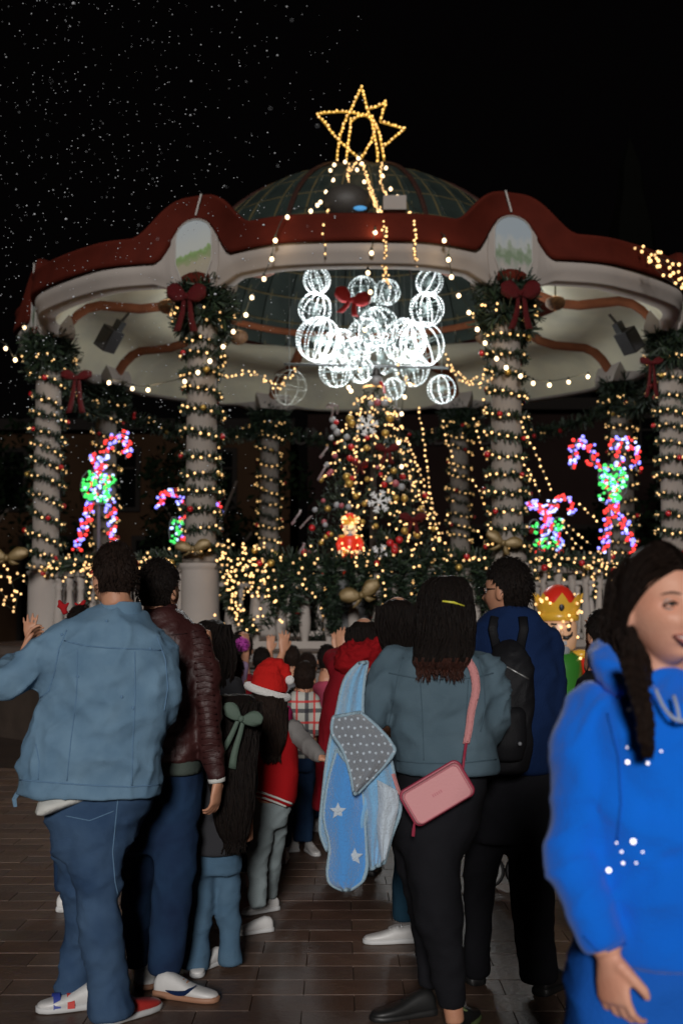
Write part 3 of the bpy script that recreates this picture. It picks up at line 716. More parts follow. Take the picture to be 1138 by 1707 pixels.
# ------------------------------------------------------------------ globe chandelier
gl = empty('globe_chandelier', P(609,470,17.0), 'cluster of white lit wire globes hanging under the dome', 'chandelier')
M_dimwire = mat('unlit_globe_wire', (.4,.42,.38), .4)
GL = [(528,468,23,16.9,1),(525,515,28,16.8,.75),(531,566,38,16.6,1),(566,584,36,16.3,1),(590,590,26,16.9,1),(715,470,23,16.9,1),(711,516,29,16.8,.9),(674,568,38,16.3,1),(703,574,38,16.7,1),
      (604,484,24,17.3,.8),(645,487,22,17.2,.9),(609,560,30,16.2,1),(600,616,23,16.0,1),(560,618,28,16.6,.9),(686,616,29,16.6,.8),(656,648,18,16.4,1),(736,649,24,16.2,1),(482,646,30,16.0,.0),(630,545,34,17.0,1),(636,595,30,17.0,.9),(612,520,26,17.3,.9)]
rr = random.Random(21)
for gi, (x, y, rp_, d, lit) in enumerate(GL):
    c = P(x, y, d); R = rp_/F*d
    Mx = Matrix.Rotation(rr.uniform(-.5,.5), 3, 'Y') @ Matrix.Rotation(rr.uniform(-.3,.3), 3, 'X') @ Matrix.Rotation(rr.random()*3, 3, 'Z')
    b = MB(); nm = 12 if R > .25 else 9; L = MB()
    for k in range(nm):
        a = 2*PI*k/nm; pts = []
        for j in range(17):
            t = PI*j/16; pts.append(c + Mx @ Vector((R*math.sin(t)*math.cos(a), R*math.sin(t)*math.sin(a), R*math.cos(t))))
        b.tube(pts, .0035, 4, cap=False)
        if lit > 0:
            for p in resample(pts, .040):
                if rr.random() < lit*(.62 if gi in (3,4,11,18,19,20) else 1): L.ico(p, rr.uniform(.0055,.0082))
    for t in (PI*.3, PI*.5, PI*.7):
        b.tube([c + Mx @ Vector((R*math.sin(t)*math.cos(2*PI*k/20), R*math.sin(t)*math.sin(2*PI*k/20), R*math.cos(t))) for k in range(21)], .003, 4, cap=False)
    if lit > 0:       # inner core of wound wire
        L2 = MB()
        for j in range(int(60*lit)):
            v = Vector((rr.gauss(0,1),rr.gauss(0,1),rr.gauss(0,1))).normalized()*R*rr.uniform(.05,.5); b.tube([c, c+v], .003, 3, cap=False)
    go = b.build('globe', M_coolfilm if lit > 0 else M_dimwire, gl)
    if lit > 0: L.build('led_bulbs', M_cool, go, kind='stuff')
    MB().tube([c + Vector((0,0,R)), c + Vector((0,0,max(R+.02, min(7.2, 6.9-abs(x-609)*.006)-c.z)))], .004, 4).build('hanging_wire', M_wire, gl)
for x, y, d, pw in ((528,500,16.8,55),(711,500,16.8,55),(548,580,16.4,92),(690,575,16.4,92),(610,560,16.6,75),(606,625,15.9,26),(736,649,16.0,14)):
    lamp('globe_light', P(x, y, d), pw, (.93,.98,1.0), gl, .16)
MB().tube([P(473,607,16.2), P(747,613,16.2)], .020, 8).build('crossbar', mat('galvanised_bar', (.10,.105,.105), .6), gl)
bow(P(586,500,15.9), .24, mat('red_felt', (.33,.01,.012), .8, bump=(50,.5)), 'plain red bow in front of the upper white globes', tilt=.25, tails=.75, wd=1.3)
# ------------------------------------------------------------------ candy canes of coloured LEDs
M_ledr = mat('red_led', (1,.1,.08), .3, emit=((1.0,.03,.02), 1.2)); M_ledb = mat('white_blue_led', (.6,.6,1), .3, emit=((.13,.14,1.0), 2.0)); M_ledw = mat('ice_led', (.8,.9,1), .3, emit=((.36,.48,1.0), 1.8)); M_ledg = mat('green_led', (.1,1,.2), .3, emit=((.04,.60,.10), 1.0))
M_frame = mat('cane_frame', (.10,.10,.11), .6)
def cane(paths, d, bowc, label, r=.062, dens=1.0):
    e = empty('candy_cane_light', P(bowc[0], bowc[1]+60, d), label, 'candy cane light', 'crossed candy cane lights on the bandstand rails'); rr = random.Random(int(bowc[0]))
    for pi_, pl in enumerate(paths):
        path = smoothpath([P(x, y, d - .06*pi_) for x, y in pl], 5)
        f_ = MB(); f_.tube(path, .012, 6); fo = f_.build('cane', M_frame, e)
        b = MB(); b.mat(M_ledr); b.mat(M_ledb); b.mat(M_ledw)
        s = 0
        for p, q in zip(resample(path, .019), resample(path, .019)[1:]):
            s += .019; dr = (q-p).normalized(); u = Vector((-dr.z, 0, dr.x))
            for _ in range(1 if rr.random() < .72*dens else 2):
                off = rr.uniform(-1,1); band = ((s + off*r*.9) / .17) % 1
                b.cm = 0 if band < .5 else (1 if rr.random() < .72 else 2)
                b.ico(p + u*off*r + Vector((0, rr.uniform(-.05,.02), 0)), rr.uniform(.018,.026))
        b.build('led_bulbs', None, fo, kind='stuff')
    b = MB(); b.mat(M_ledg); b.mat(M_ledw)
    fr = MB()
    for lob in bowc[2]:
        x0, y0, sx, sy = lob
        fr.tube([P(x0 + sx*math.cos(t*PI/5), y0 + sy*math.sin(t*PI/5), d-.1) for t in range(11)], .008, 5)
        for _ in range(int(sx*sy*.07)+6):
            t = rr.random()*2*PI; q = rr.random()**.5
            b.cm = 0 if rr.random() < .82 else 1; b.ico(P(x0+sx*q*math.cos(t), y0+sy*q*math.sin(t), d-.13), rr.uniform(.018,.025))
    fo = fr.build('bow', M_frame, e); b.build('led_bulbs', None, fo, kind='stuff')
    MB().tube([P(bowc[0], bowc[1], d), P(bowc[0], bowc[1]+ (60 if d > 17 else 135), d)], .02, 6).build('stand', M_frame, e)
cane([[(129,918),(142,875),(158,820),(170,775),(185,735),(202,722),(215,738),(210,765)], [(188,905),(186,860),(178,810),(164,770),(152,755)]], 14.5, (165,805,[(152,810,17,26),(178,800,14,12),(165,830,20,10),(180,815,8,14)]), 'lit candy cane pair on the left front rail, left of the left front column')
cane([[(1003,920),(1008,880),(1020,830),(1030,790),(1032,760),(1022,742),(1040,736),(1057,752),(1060,785)], [(1058,918),(1045,890),(1025,840),(1005,790),(985,768),(985,750),(968,734),(956,745),(952,782)]], 14.5, (1015,805,[(1030,805,16,26),(1012,795,16,22),(1015,830,18,10)]), 'lit candy cane pair on the right front rail, behind the woman in blue')
cane([[(302,905),(306,870),(303,838),(290,821),(272,825),(262,850)], [(335,905),(350,850),(362,838),(366,858)]], 17.2, (298,885,[(290,885,8,24),(300,880,6,14)]), 'small lit candy cane pair partly hidden behind the left front column', r=.055)
cane([[(897,922),(905,895),(912,870),(922,845),(938,830),(951,842),(952,860)], [(935,922),(925,890),(905,860),(888,838),(876,850)], [(880,835),(900,848),(920,838)]], 17.2, (912,880,[(890,878,9,12),(930,875,10,13),(912,905,24,10)]), 'small lit candy cane pair low between the right front column and the large pair', r=.055, dens=.8)
# ------------------------------------------------------------------ Christmas tree
tx, ty = P(622,800,15.4).x, 15.4
T0, T1 = FL+.05, P(610,640,15.4).z
tree_e = empty('christmas_tree', (tx, ty, FL), 'tall decorated Christmas tree in the middle of the bandstand', 'christmas tree')
rr = random.Random(31)
def trad(z): t = (z-T0)/(T1-T0); return 1.22*max(0, 1-t)**.85*(1 if t < .96 else .6) + .10
MB().tube([(tx,ty,FL+.006),(tx,ty,T1-.1)], [.07,.02], 8).build('trunk', M_bark, tree_e)
b = foliage_mb()
for i in range(620):
    z = T0 + (T1-T0)*rr.random()**1.25; a = rr.random()*2*PI
    if math.sin(a) > .35: continue
    r_ = trad(z); q = Vector((tx + r_*math.cos(a), ty + r_*math.sin(a), z - .16*r_))
    tinsel(b, [Vector((tx,ty,z+.05)).lerp(q, .35), q], .075, 62, rr, .008, (M_leaf, M_leaf2))
b.build('branches', None, tree_e, kind='stuff')
b = bulbs_mb()
for k in range(34):
    a = PI + PI*(k+.5)/34 + rr.uniform(-.05,.05)
    if (k < 8 and rr.random() < .55) or k > 30: continue
    z = T1 - .05
    while z > T0 + .1:
        r_ = trad(z); aa = a + .10*math.sin(z*3+k)
        if not (math.cos(aa) < -.55 and z < T0+2.0): bulb(b, Vector((tx + r_*1.0*math.cos(aa), ty + r_*1.0*math.sin(aa) - .03, z)), .0140, rr, .35)
        z -= rr.uniform(.11,.17) * (1 if z < T1-.6 else 1.3)
b.build('fairy_lights', None, tree_e, kind='stuff')
BN = {'red':(M_redball,'shiny red bauble'), 'gold':(M_gold,'gold bauble'), 'silver':(M_silver,'silver white bauble'), 'pink':(M_pink,'pink bauble')}
bms = {k: MB().ball((0,0,0), 1, 14, 10).mesh('bauble', v[0], True) for k, v in BN.items()}
def ontree(x, y, off=.05):
    """point of the tree's front surface seen at pixel x, y"""
    d = 15.0
    for _ in range(8):
        q = P(x, y, d); r_ = trad(q.z)+off; dx = min(abs(q.x-tx), r_*.98); d = ty - math.sqrt(max(r_*r_-dx*dx, 0))
    return P(x, y, d)
BALLS = []
spec = [('silver',618,673,7),('pink',629,671,8),('silver',641,672,8),('silver',578,729,7),('silver',562,721,8),('gold',583,698,9),('gold',586,706,8),('gold',650,697,9),('gold',642,722,8),('gold',611,747,7),('red',585,745,7),('red',583,764,7),('red',592,768,7),('red',608,776,6),
        ('gold',578,795,9),('gold',582,806,9),('gold',612,799,6),('gold',656,785,7),('red',671,795,7),('silver',649,800,7),('pink',659,806,8),('silver',669,812,8),('red',640,808,7),('gold',660,830,7),('gold',674,831,8),('gold',593,827,7),('silver',561,842,7),('pink',569,843,6),('silver',581,845,7),
        ('gold',546,848,7),('gold',674,885,8),('gold',695,892,8),('red',686,868,7),('red',672,860,7),('gold',626,877,6),('silver',542,875,6),('gold',543,895,6),('red',520,880,7),('gold',535,905,6),('red',548,890,6),('pink',540,870,6),('silver',525,850,6),('gold',690,930,8),('red',650,905,8),
        ('silver',556,712,7),('silver',554,700,7),('red',560,704,6),('pink',548,790,6),('silver',545,775,6),('gold',535,800,6),('red',612,730,6),('gold',604,870,6),('red',700,865,7),('silver',686,940,7),('gold',607,840,6),('pink',558,760,6),('silver',552,730,6),('red',665,900,8),('red',657,912,8)]
for kd, x, y, rp_ in spec:
    q = ontree(x, y); o = link('tree_bauble', bms[kd]); o.location = q; o.scale = (rp_/F*q.y*.78,)*3
    BALLS.append((kd, o))
for k in range(30):
    kd = rr.choice(['red','gold','silver','pink','red','gold']); z = T0+.1+2.2*rr.random()**1.3; a = PI + PI*rr.random(); r_ = trad(z)+.04
    o = link('tree_bauble', bms[kd]); o.location = (tx+r_*math.cos(a), ty+r_*math.sin(a), z); o.scale = (rr.uniform(.026,.042),)*3
    BALLS.append((kd, o))
ORD = 'topmost second third fourth fifth sixth seventh eighth ninth tenth eleventh twelfth thirteenth fourteenth fifteenth sixteenth seventeenth eighteenth nineteenth twentieth'.split()
for kd in BN:
    for side, test in (('left flank', lambda v: v < -.30), ('middle', lambda v: -.30 <= v <= .30), ('right flank', lambda v: v > .30)):
        lst = sorted([o for k_, o in BALLS if k_ == kd and test(o.location.x - tx)], key=lambda o: -o.location.z)
        for i, o in enumerate(lst):
            w_ = ORD[i] if i else 'topmost'
            tag(o, '%s, %s %s one%s on the tree %s' % (BN[kd][1], w_, kd, '' if i == 0 else ' from the top', side if side != 'middle' else 'centre'), 'bauble', kd + ' baubles on the Christmas tree')
# snowflakes
M_flake = mat('white_snowflake_glitter', (.68,.70,.72), .5, bump=(80,.6))
for x, y, s, lb in ((612,709,19,'white snowflake ornament high on the Christmas tree'), (632,836,20,'white snowflake ornament halfway up the Christmas tree'), (634,926,19,'white snowflake ornament low on the Christmas tree')):
    q = ontree(x, y, .10); R = s/F*q.y; b = MB()
    for k in range(6):
        a = k*PI/3 + .2; d1 = Vector((math.cos(a),0,math.sin(a))); b.tube([q, q+d1*R], [.011,.008], 5)
        for t in (.45,.72):
            for sg in (-1,1):
                a2 = a + sg*.85; b.tube([q+d1*R*t, q+d1*R*t + Vector((math.cos(a2),0,math.sin(a2)))*R*.32], .009, 5)
    tag(b.build('snowflake_ornament', M_flake), lb, 'snowflake ornament')
for x, y, s, lb in ((645,750,.15,'dark red bow on the upper right of the Christmas tree'), (688,866,.16,'dark red bow on the right flank of the Christmas tree'), (660,945,.15,'dark red bow at the foot of the Christmas tree'), (600,775,.10,'small red bow in the middle of the Christmas tree')):
    bow(ontree(x, y, .12), s, M_redvel, lb)
# striped picks and ribbons, curling out at the left flank
M_candy = mat('pink_silver_ribbon', (.20,.11,.12), .4, var=(14,.5,(.18,.18,.18)))
for i, (x, y, dx, dy) in enumerate(((552,700,-8,-22),(562,690,-12,-12),(545,745,-12,18),(540,775,-10,25),(520,860,-20,20),(500,850,-14,24),(640,660,20,22),(655,680,8,20),(668,800,16,20),(505,905,-10,22),(530,920,-20,10),(690,850,18,14))):
    q = ontree(x, y, .08); e2 = P(x+dx, y+dy, q.y-.05); m_ = (q+e2)/2 + Vector((.05,-.06,.05)); e3 = e2 + Vector((-.05*(1 if dx > 0 else -1), -.03, .04))
    b = MB(); b.tube(smoothpath([q, m_, e2, e3], 5), .014, 5, flat=.3)
    tag(b.build('ribbon_curl', M_candy), 'pink and silver ribbon curl ' + ('on the upper left shoulder of the tree','second on the upper left shoulder of the tree','halfway up the left flank of the tree','halfway down the left flank, lower of two','low on the left flank of the tree','low at the far left tip of the tree','near the tree top, beside the snowman','near the tree top at the right edge','halfway up the right flank of the tree','lowest at the far left of the tree','low on the left, beside the glowing toy soldier','low on the right flank of the tree')[i], 'ribbon', 'ribbon curls on the Christmas tree')
# snowman head ornament at the top
q = ontree(627, 634, .1); e = empty('snowman_ornament', q, 'little white snowman ornament near the tree top', 'ornament')
b = MB(); b.ball(q, .075, 14, 10); b.build('head', M_silver, e, smooth=True)
b = MB(); b.lathe(q+Vector((0,0,.06)), [(.085,0),(.085,.012),(.055,.015),(.05,.08)], 14); b.build('hat', M_black, e)
b = MB(); b.tube([q+Vector((.05,-.05,-.03)), q+Vector((.09,-.08,-.10)), q+Vector((.10,-.08,-.18))], .02, 6); b.build('scarf', M_redball, e)
# ------------------------------------------------------------------ toy soldiers (nutcracker figures)
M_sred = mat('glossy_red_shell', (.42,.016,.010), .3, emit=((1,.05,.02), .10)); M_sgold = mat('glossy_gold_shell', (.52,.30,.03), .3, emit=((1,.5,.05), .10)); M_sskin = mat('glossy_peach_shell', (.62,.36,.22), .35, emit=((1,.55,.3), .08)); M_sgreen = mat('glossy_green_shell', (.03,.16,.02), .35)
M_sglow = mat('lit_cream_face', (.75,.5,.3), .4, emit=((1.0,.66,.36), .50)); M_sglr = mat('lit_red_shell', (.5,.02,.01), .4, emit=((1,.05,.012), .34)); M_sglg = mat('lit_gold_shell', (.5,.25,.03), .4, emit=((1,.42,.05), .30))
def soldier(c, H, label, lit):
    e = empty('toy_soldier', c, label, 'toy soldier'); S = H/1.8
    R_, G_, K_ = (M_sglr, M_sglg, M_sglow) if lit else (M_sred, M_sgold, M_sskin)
    V = lambda x, y, z: c + Vector((x*S, y*S, z*S))
    def bl(nm, m, prof, n=24, at=(0,0,0)): b = MB(); b.lathe(V(*at), [(r*S, z*S) for r, z in prof], n); b.build(nm, m, e, smooth=True)
    bl('base', M_black, [(.26,0),(.27,.03),(.27,.10),(.22,.12)])
    for s in (-1,1):
        bl('leg', M_sgreen if not lit else R_, [(.075,.12),(.085,.14),(.08,.3),(.085,.58)], 14, (s*.09,0,0))
        b = MB(); b.ball(V(s*.09,-.06,.15), .1*S, 12, 8, (.85,1.4,.6)); b.build('boot', M_black, e, smooth=True)
        b = MB(); b.tube([V(s*.22,0,1.12), V(s*.30,-.02,.95), V(s*.26,-.12,.78)], [.075*S,.07*S,.06*S], 12); b.build('arm', R_, e, smooth=True)
        b = MB(); b.ball(V(s*.25,-.17,.74), .062*S, 10, 8); b.build('hand', K_, e, smooth=True)
        b = MB(); b.ball(V(s*.20,0,1.16), .09*S, 12, 8, (1.1,1,.5)); b.build('epaulette', G_, e, smooth=True)
    bl('coat', M_sgreen if not lit else R_, [(.17,.56),(.21,.60),(.20,.70),(.185,.82),(.21,1.0),(.20,1.14),(.10,1.20)])
    bl('belt', G_, [(.205,.70),(.212,.71),(.212,.76),(.205,.77)])
    bl('head', K_, [(.10,1.18),(.15,1.22),(.165,1.30),(.165,1.42),(.15,1.48)])
    bl('crown_band', G_, [(.17,1.46),(.185,1.465),(.185,1.52),(.172,1.53)])
    b = MB(); rg = []
    for zf in (0,1):
        pass
    n = 40; lo = []; up = []; li = []
    for k in range(n):
        a = 2*PI*k/n; sp_ = abs(((k/5) % 1)-.5)*2
        lo.append(V(.175*math.cos(a), .175*math.sin(a), 1.525)); r_ = .20+.03*sp_; up.append(V(r_*math.cos(a), r_*math.sin(a), 1.60+.11*sp_)); li.append(V((r_-.02)*math.cos(a), (r_-.02)*math.sin(a), 1.59+.11*sp_))
    b.loft([lo, up, li], cap=False); b.build('crown', G_, e, smooth=False)
    b = MB(); b.ball(V(0,0,1.60), .165*S, 18, 10, (1,1,1.15)); b.build('cap', R_, e, smooth=True)
    b = MB(); b.ball(V(0,-.19,1.585), .032*S, 10, 8, (.8,.4,1.2)); b.build('gem', M_black if not lit else M_sglr, e, smooth=True)
    for s in (-1,1):
        b = MB(); b.ball(V(s*.065,-.15,1.39), .024*S, 10, 8, (1,.5,1.1)); b.build('eye', M_black, e, smooth=True)
        b = MB(); b.tube([V(s*.01,-.172,1.315), V(s*.05,-.175,1.31), V(s*.09,-.155,1.335), V(s*.10,-.14,1.36)], [.018*S,.018*S,.012*S,.006*S], 8); b.build('moustache', M_black, e, smooth=True)
        b = MB(); b.tube([V(s*.04,-.165,1.43), V(s*.09,-.15,1.435)], .009*S, 6); b.build('eyebrow', M_black, e)
    b = MB(); b.ball(V(0,-.18,1.355), .026*S, 10, 8, (.8,1.2,1.2)); b.build('nose', K_, e, smooth=True)
    b = MB(); b.box(V(0,-.165,1.265), (.09*S,.02*S,.035*S)); b.build('mouth', M_silver, e)
    b = MB(); b.ball(V(0,-.10,1.20), .09*S, 12, 8, (1,.7,.9)); b.build('beard', M_silver, e, smooth=True)
    bb = bulbs_mb(); r2 = random.Random(5)
    for k in range(34):
        a = PI + PI*r2.random(); z = r2.uniform(.6,1.7); r_ = .205 if z < 1.15 else (.17 if z < 1.46 else .21)
        bulb(bb, V(r_*math.cos(a), r_*math.sin(a)-.01, z), .015, r2, .2)
    bb.build('fairy_lights', None, e, kind='stuff')
    return e
c = P(583, 1000, 13.95); c.z = FL+.02
c.z = P(583,968,13.95).z
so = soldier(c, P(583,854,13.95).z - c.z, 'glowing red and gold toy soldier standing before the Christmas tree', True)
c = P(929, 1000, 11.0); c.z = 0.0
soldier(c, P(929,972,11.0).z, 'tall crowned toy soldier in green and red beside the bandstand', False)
MB().box(Vector((so.location.x, so.location.y+.02, (so.location.z+FL+.006)/2)), (.42,.42,so.location.z-FL-.006)).build('plinth', M_black, so)
# ------------------------------------------------------------------ foam snow in the air
M_snow = mat('foam_snow', (.50,.52,.55), .9, spec=.1)
b = MB(); rr = random.Random(77)
n = 0
while n < 1500:
    d = rr.uniform(3.5, 12.2); x = rr.gauss(150, 230); y = rr.uniform(-20, 900)
    if x > 620 or x < -40: continue
    if y > 700 and rr.random() < .4: continue
    if d > 11 and x > 560: continue
    q = P(x, y, d); r_ = rr.uniform(.0016,.0040)*(1 if rr.random() < .93 else 2.0)
    if rr.random() < .35: r_ *= .6
    b.ico(q, r_*(d/5)**.45, (1,1,.8)); n += 1
for _ in range(26):
    b.ico(P(rr.uniform(-20, 560), rr.uniform(0, 620), rr.uniform(2.0, 3.2)), rr.uniform(.0010,.0018), (1,1,.8))
tag(b.build('blown_snow', M_snow), 'fine white artificial snow drifting through the dark air at left', 'snow', kind='stuff')
# ------------------------------------------------------------------ people kit
from mathutils.bvhtree import BVHTree
def cloth(name, col, var=None, rough=.92, bump=(220,.35), sheen=0, spec=.12):
    return mat(name, col, rough, bump=bump, var=var, sheen=sheen, spec=spec)
M_skin = mat('skin_tan', (.50,.255,.155), .5, bump=(90,.12), var=(20,.12,(.44,.20,.12)), spec=.4)
M_skinj = mat('skin_light_tan', (.80,.43,.30), .48, bump=(160,.14), var=(13,.12,(.70,.31,.205)), spec=.4)
M_hair = mat('black_hair', (.006,.005,.005), .5, bump=(60,.9,(6,6,.5)), var=(30,.5,(.014,.009,.007),(8,8,.6)), spec=.10)
M_hairb = mat('dark_brown_hair', (.010,.006,.005), .5, bump=(60,.9,(6,6,.5)), var=(30,.5,(.022,.012,.008),(8,8,.6)), spec=.12)
M_hairr = mat('reddish_hair_ends', (.075,.022,.012), .45, bump=(60,.9,(6,6,.5)), var=(26,.5,(.02,.010,.008),(9,9,.6)), spec=.25)
def remesh(mb, voxel, smooth, name):
    me = mb.mesh(name); o = bpy.data.objects.new('tmp', me); COL.objects.link(o)
    r = o.modifiers.new('r', 'REMESH'); r.mode = 'VOXEL'; r.voxel_size = voxel
    if smooth:
        s = o.modifiers.new('s', 'SMOOTH'); s.iterations = smooth; s.factor = .5
    dg = bpy.context.evaluated_depsgraph_get()
    out = bpy.data.meshes.new_from_object(o.evaluated_get(dg)); out.name = name
    bpy.data.objects.remove(o); bpy.data.meshes.remove(me)
    return out
def folds(me, amp, seed, sc=(5,5,2.2), fine=.35, edge=None):
    """cloth creases: ridged noise pushed along the normals"""
    if amp <= 0: return
    off = Vector((seed*3.1, seed*1.7, seed*.9)); vs = me.vertices; nn = [v.normal.copy() for v in vs]; zm = min(v.co.z for v in vs)
    for v, n in zip(vs, nn):
        p = v.co
        q = Vector((p.x*sc[0] + p.z*1.3, p.y*sc[1], p.z*sc[2])) + off
        q += Vector((mn.noise(q*.7)*.8, mn.noise(q*.7+Vector((9,2,4)))*.8, 0))
        a = 1 - abs(mn.noise(q))*2.2; b = 1-abs(mn.noise(q*2.3 + Vector((5,5,5))))*2.2
        r = Vector(((p.x+p.y*.6)*sc[0]*.9 + p.z*4.5, p.y*3, (p.z*.9-(p.x)*.75)*sc[2]*2.6)) + off*2   # diagonal pulls
        c = 1-abs(mn.noise(r + Vector((0,0,mn.noise(q*.8)*1.5))))*2.4; e_ = mn.noise(p*38 + off)
        k = .5 + .5*max(0, min(1, mn.noise(q*.45+Vector((3,1,7)))*2+.6))
        v.co = p + n*amp*(.3+.7*min(1, (p.z-zm)/.13))*(1.15*(a-.55) + .55*fine*2*(b-.5) + 1.0*k*(c*abs(c)-.35) + .16*e_)
    me.update()
def ring(c, rx, ry, n=28, pw=2.3, tilt=0, rot=0):
    out = []
    for k in range(n):
        a = 2*PI*k/n; ca, sa = math.cos(a), math.sin(a)
        x = rx*abs(ca)**(2/pw)*(1 if ca >= 0 else -1); y = ry*abs(sa)**(2/pw)*(1 if sa >= 0 else -1)
        out.append(c + Vector((x*math.cos(rot) - y*math.sin(rot), x*math.sin(rot) + y*math.cos(rot), tilt*x)))
    return out
def torso_mb(b, secs, d, pw=2.4, tilt=0):
    """secs: (y, xl, xr, thickness[, depth shift])"""
    rings = []
    for s in secs:
        y, xl, xr, th = s[:4]; dd = d + (s[4] if len(s) > 4 else 0)
        c = P((xl+xr)/2, y, dd); rings.append(ring(c, (xr-xl)/2/F*dd, th/2, pw=pw, tilt=tilt))
    b.loft(rings)
def limb_mb(b, pts, n=14):
    """pts: (x, y, depth, radius in px)"""
    ws = [P(x, y, d) for x, y, d, r in pts]; rs = [r*d/F for x, y, d, r in pts]
    # rounded ends
    a, c = ws[0], ws[1]; e0 = (a-c).normalized(); e1 = (ws[-1]-ws[-2]).normalized()
    P_ = [a+e0*rs[0]*.7, a+e0*rs[0]*.45] + ws + [ws[-1]+e1*rs[-1]*.12]
    R_ = [rs[0]*.35, rs[0]*.8] + rs + [rs[-1]*.85]
    sp_ = []; sr = []
    for i in range(len(P_)-1):
        m = 4 if 2 <= i < len(P_)-2 else 1
        for k in range(m):
            t = k/m; p0 = P_[max(i-1,0)]; p1 = P_[i]; p2 = P_[i+1]; p3 = P_[min(i+2,len(P_)-1)]
            sp_.append(.5*((2*p1)+(p2-p0)*t+(2*p0-5*p1+4*p2-p3)*t*t+(3*p1-p0-3*p2+p3)*t**3) if m > 1 else p1.copy()); sr.append(R_[i]*(1-t)+R_[i+1]*t)
    sp_.append(P_[-1]); sr.append(R_[-1]); b.tube(sp_, sr, n)
def garment(name, m, parent, d, torso=None, limbs=(), amp=.006, seed=1, voxel=.014, smooth=5, sc=(5,5,2.2), tilt=0, pw=2.4, label=None, extra=None):
    b = MB()
    if torso: torso_mb(b, torso, d, pw, tilt)
    for l in limbs: limb_mb(b, l)
    if extra: extra(b)
    me = remesh(b, voxel, smooth, name); folds(me, amp, seed, sc); me.materials.append(m)
    me.polygons.foreach_set('use_smooth', [True]*len(me.polygons)); me.update()
    o = link(name, me, parent); tag(o, label=label)
    return o
def bvh(o):
    me = o.data; M = wm(o); return BVHTree.FromPolygons([M @ v.co for v in me.vertices], [tuple(p.vertices) for p in me.polygons])
def hit(t, x, y, off=.003):
    o = Vector((0,0,CAMZ)); q = P(x, y, 5.0); dr = (q-o).normalized()
    h = t.ray_cast(o, dr)
    if h[0] is None: return None
    n = h[1]
    if n.dot(dr) > 0: n = -n
    return h[0] + n*off
def seam(t, pts, r, m, name, parent, step=6):
    path = []
    for (x0,y0),(x1,y1) in zip(pts, pts[1:]):
        n = max(1, int(math.hypot(x1-x0, y1-y0)/step))
        for k in range(n):
            h = hit(t, x0+(x1-x0)*k/n, y0+(y1-y0)*k/n, r*.35)
            if h: path.append(h)
    h = hit(t, pts[-1][0], pts[-1][1], r*.35)
    if h: path.append(h)
    if len(path) < 2: return None
    return MB().tube(path, r, 6).build(name, m, parent, smooth=True)
def patch(t, quad, m, name, parent, off=.004, n=8, th=.003, uv=False):
    """cloth piece lying on a garment; quad = four photo pixels, clockwise from top left"""
    g_ = []
    for j in range(n+1):
        row = []
        for i in range(n+1):
            u, v = i/n, j/n
            x = (1-v)*((1-u)*quad[0][0]+u*quad[1][0]) + v*((1-u)*quad[3][0]+u*quad[2][0]); y = (1-v)*((1-u)*quad[0][1]+u*quad[1][1]) + v*((1-u)*quad[3][1]+u*quad[2][1])
            row.append(hit(t, x, y, off))
        g_.append(row)
    fb = next((p for r in g_ for p in r if p), None)
    if fb is None: return None
    last = fb
    for r in g_:
        for i in range(n+1):
            if r[i] is None: r[i] = last
            last = r[i]
    b = MB(); vs = [p for r in g_ for p in r]; fs = [(j*(n+1)+i, j*(n+1)+i+1, (j+1)*(n+1)+i+1, (j+1)*(n+1)+i) for j in range(n) for i in range(n)]
    b.add(vs, fs); return b.build(name, m, parent, smooth=True)
# head: local x right, y forward, z up; origin between the ears at eye level
def head_pts(fem=False, nu=56, nv=44):
    vs = []; fs = []
    G = lambda x, z, cx, cz, sx, sz: math.exp(-((x-cx)/sx)**2 - ((z-cz)/sz)**2)
    for j in range(nv+1):
        th = PI*j/nv
        for i in range(nu):
            ph = 2*PI*i/nu
            x = math.sin(th)*math.cos(ph); y = math.sin(th)*math.sin(ph); z = math.cos(th)
            X = x*.075; Y = y*.094; Z = z*.118
            if z < 0:
                k = -z; X *= 1 - .30*k**1.6; Y = Y*(1-.12*k) + .020*k*(1 if y > 0 else .8)
                if y < 0: Y *= 1 - .25*k
            Y -= .006 if y < 0 else 0
            if y > 0:
                f = min(1, y*1.6)
                Y -= .006*f*G(X, Z, 0, .07, .06, .04)*-.3
                Y += f*(.023*G(X, Z, 0, -.030, .0125, .014) + .013*G(X, Z, 0, -.008, .0105, .022) + .007*G(X, Z, 0, -.037, .021, .009))
                for s in (-1, 1):
                    Y -= f*.0125*G(X, Z, s*.031, .002, .018, .013)
                    Y += f*.0045*G(X, Z, s*.030, .022, .026, .008)
                    Y += f*.006*G(X, Z, s*.040, -.028, .022, .018)
                Y += f*(.0065*G(X, Z, 0, -.060, .022, .0055) + .0065*G(X, Z, 0, -.071, .019, .0065) - .005*G(X, Z, 0, -.0655, .026, .0028) - .004*G(X, Z, 0, -.082, .02, .006) + .010*G(X, Z, 0, -.100, .022, .014))
            vs.append(Vector((X, Y, Z)))
    for j in range(nv):
        for i in range(nu):
            k = (i+1) % nu; fs.append((j*nu+i, (j+1)*nu+i, (j+1)*nu+k, j*nu+k))
    return vs, fs
def head_frame(c, yaw, pitch=0, roll=0, s=1.0):
    """yaw 0 faces away from the camera (+y); pi faces the camera"""
    return Matrix.Translation(c) @ Matrix.Rotation(yaw, 4, 'Z') @ Matrix.Rotation(pitch, 4, 'X') @ Matrix.Rotation(roll, 4, 'Y') @ Matrix.Scale(s, 4)
def add_head(b, M, fine=True):
    vs, fs = head_pts(nu=56 if fine else 32, nv=44 if fine else 26); b.add([M @ v for v in vs], fs)
    for s in (-1, 1):
        b.ball(M @ Vector((s*.076,-.004,-.012)), .030*M.median_scale, 10, 8, (.32,.62,1.0), M.to_3x3().normalized())
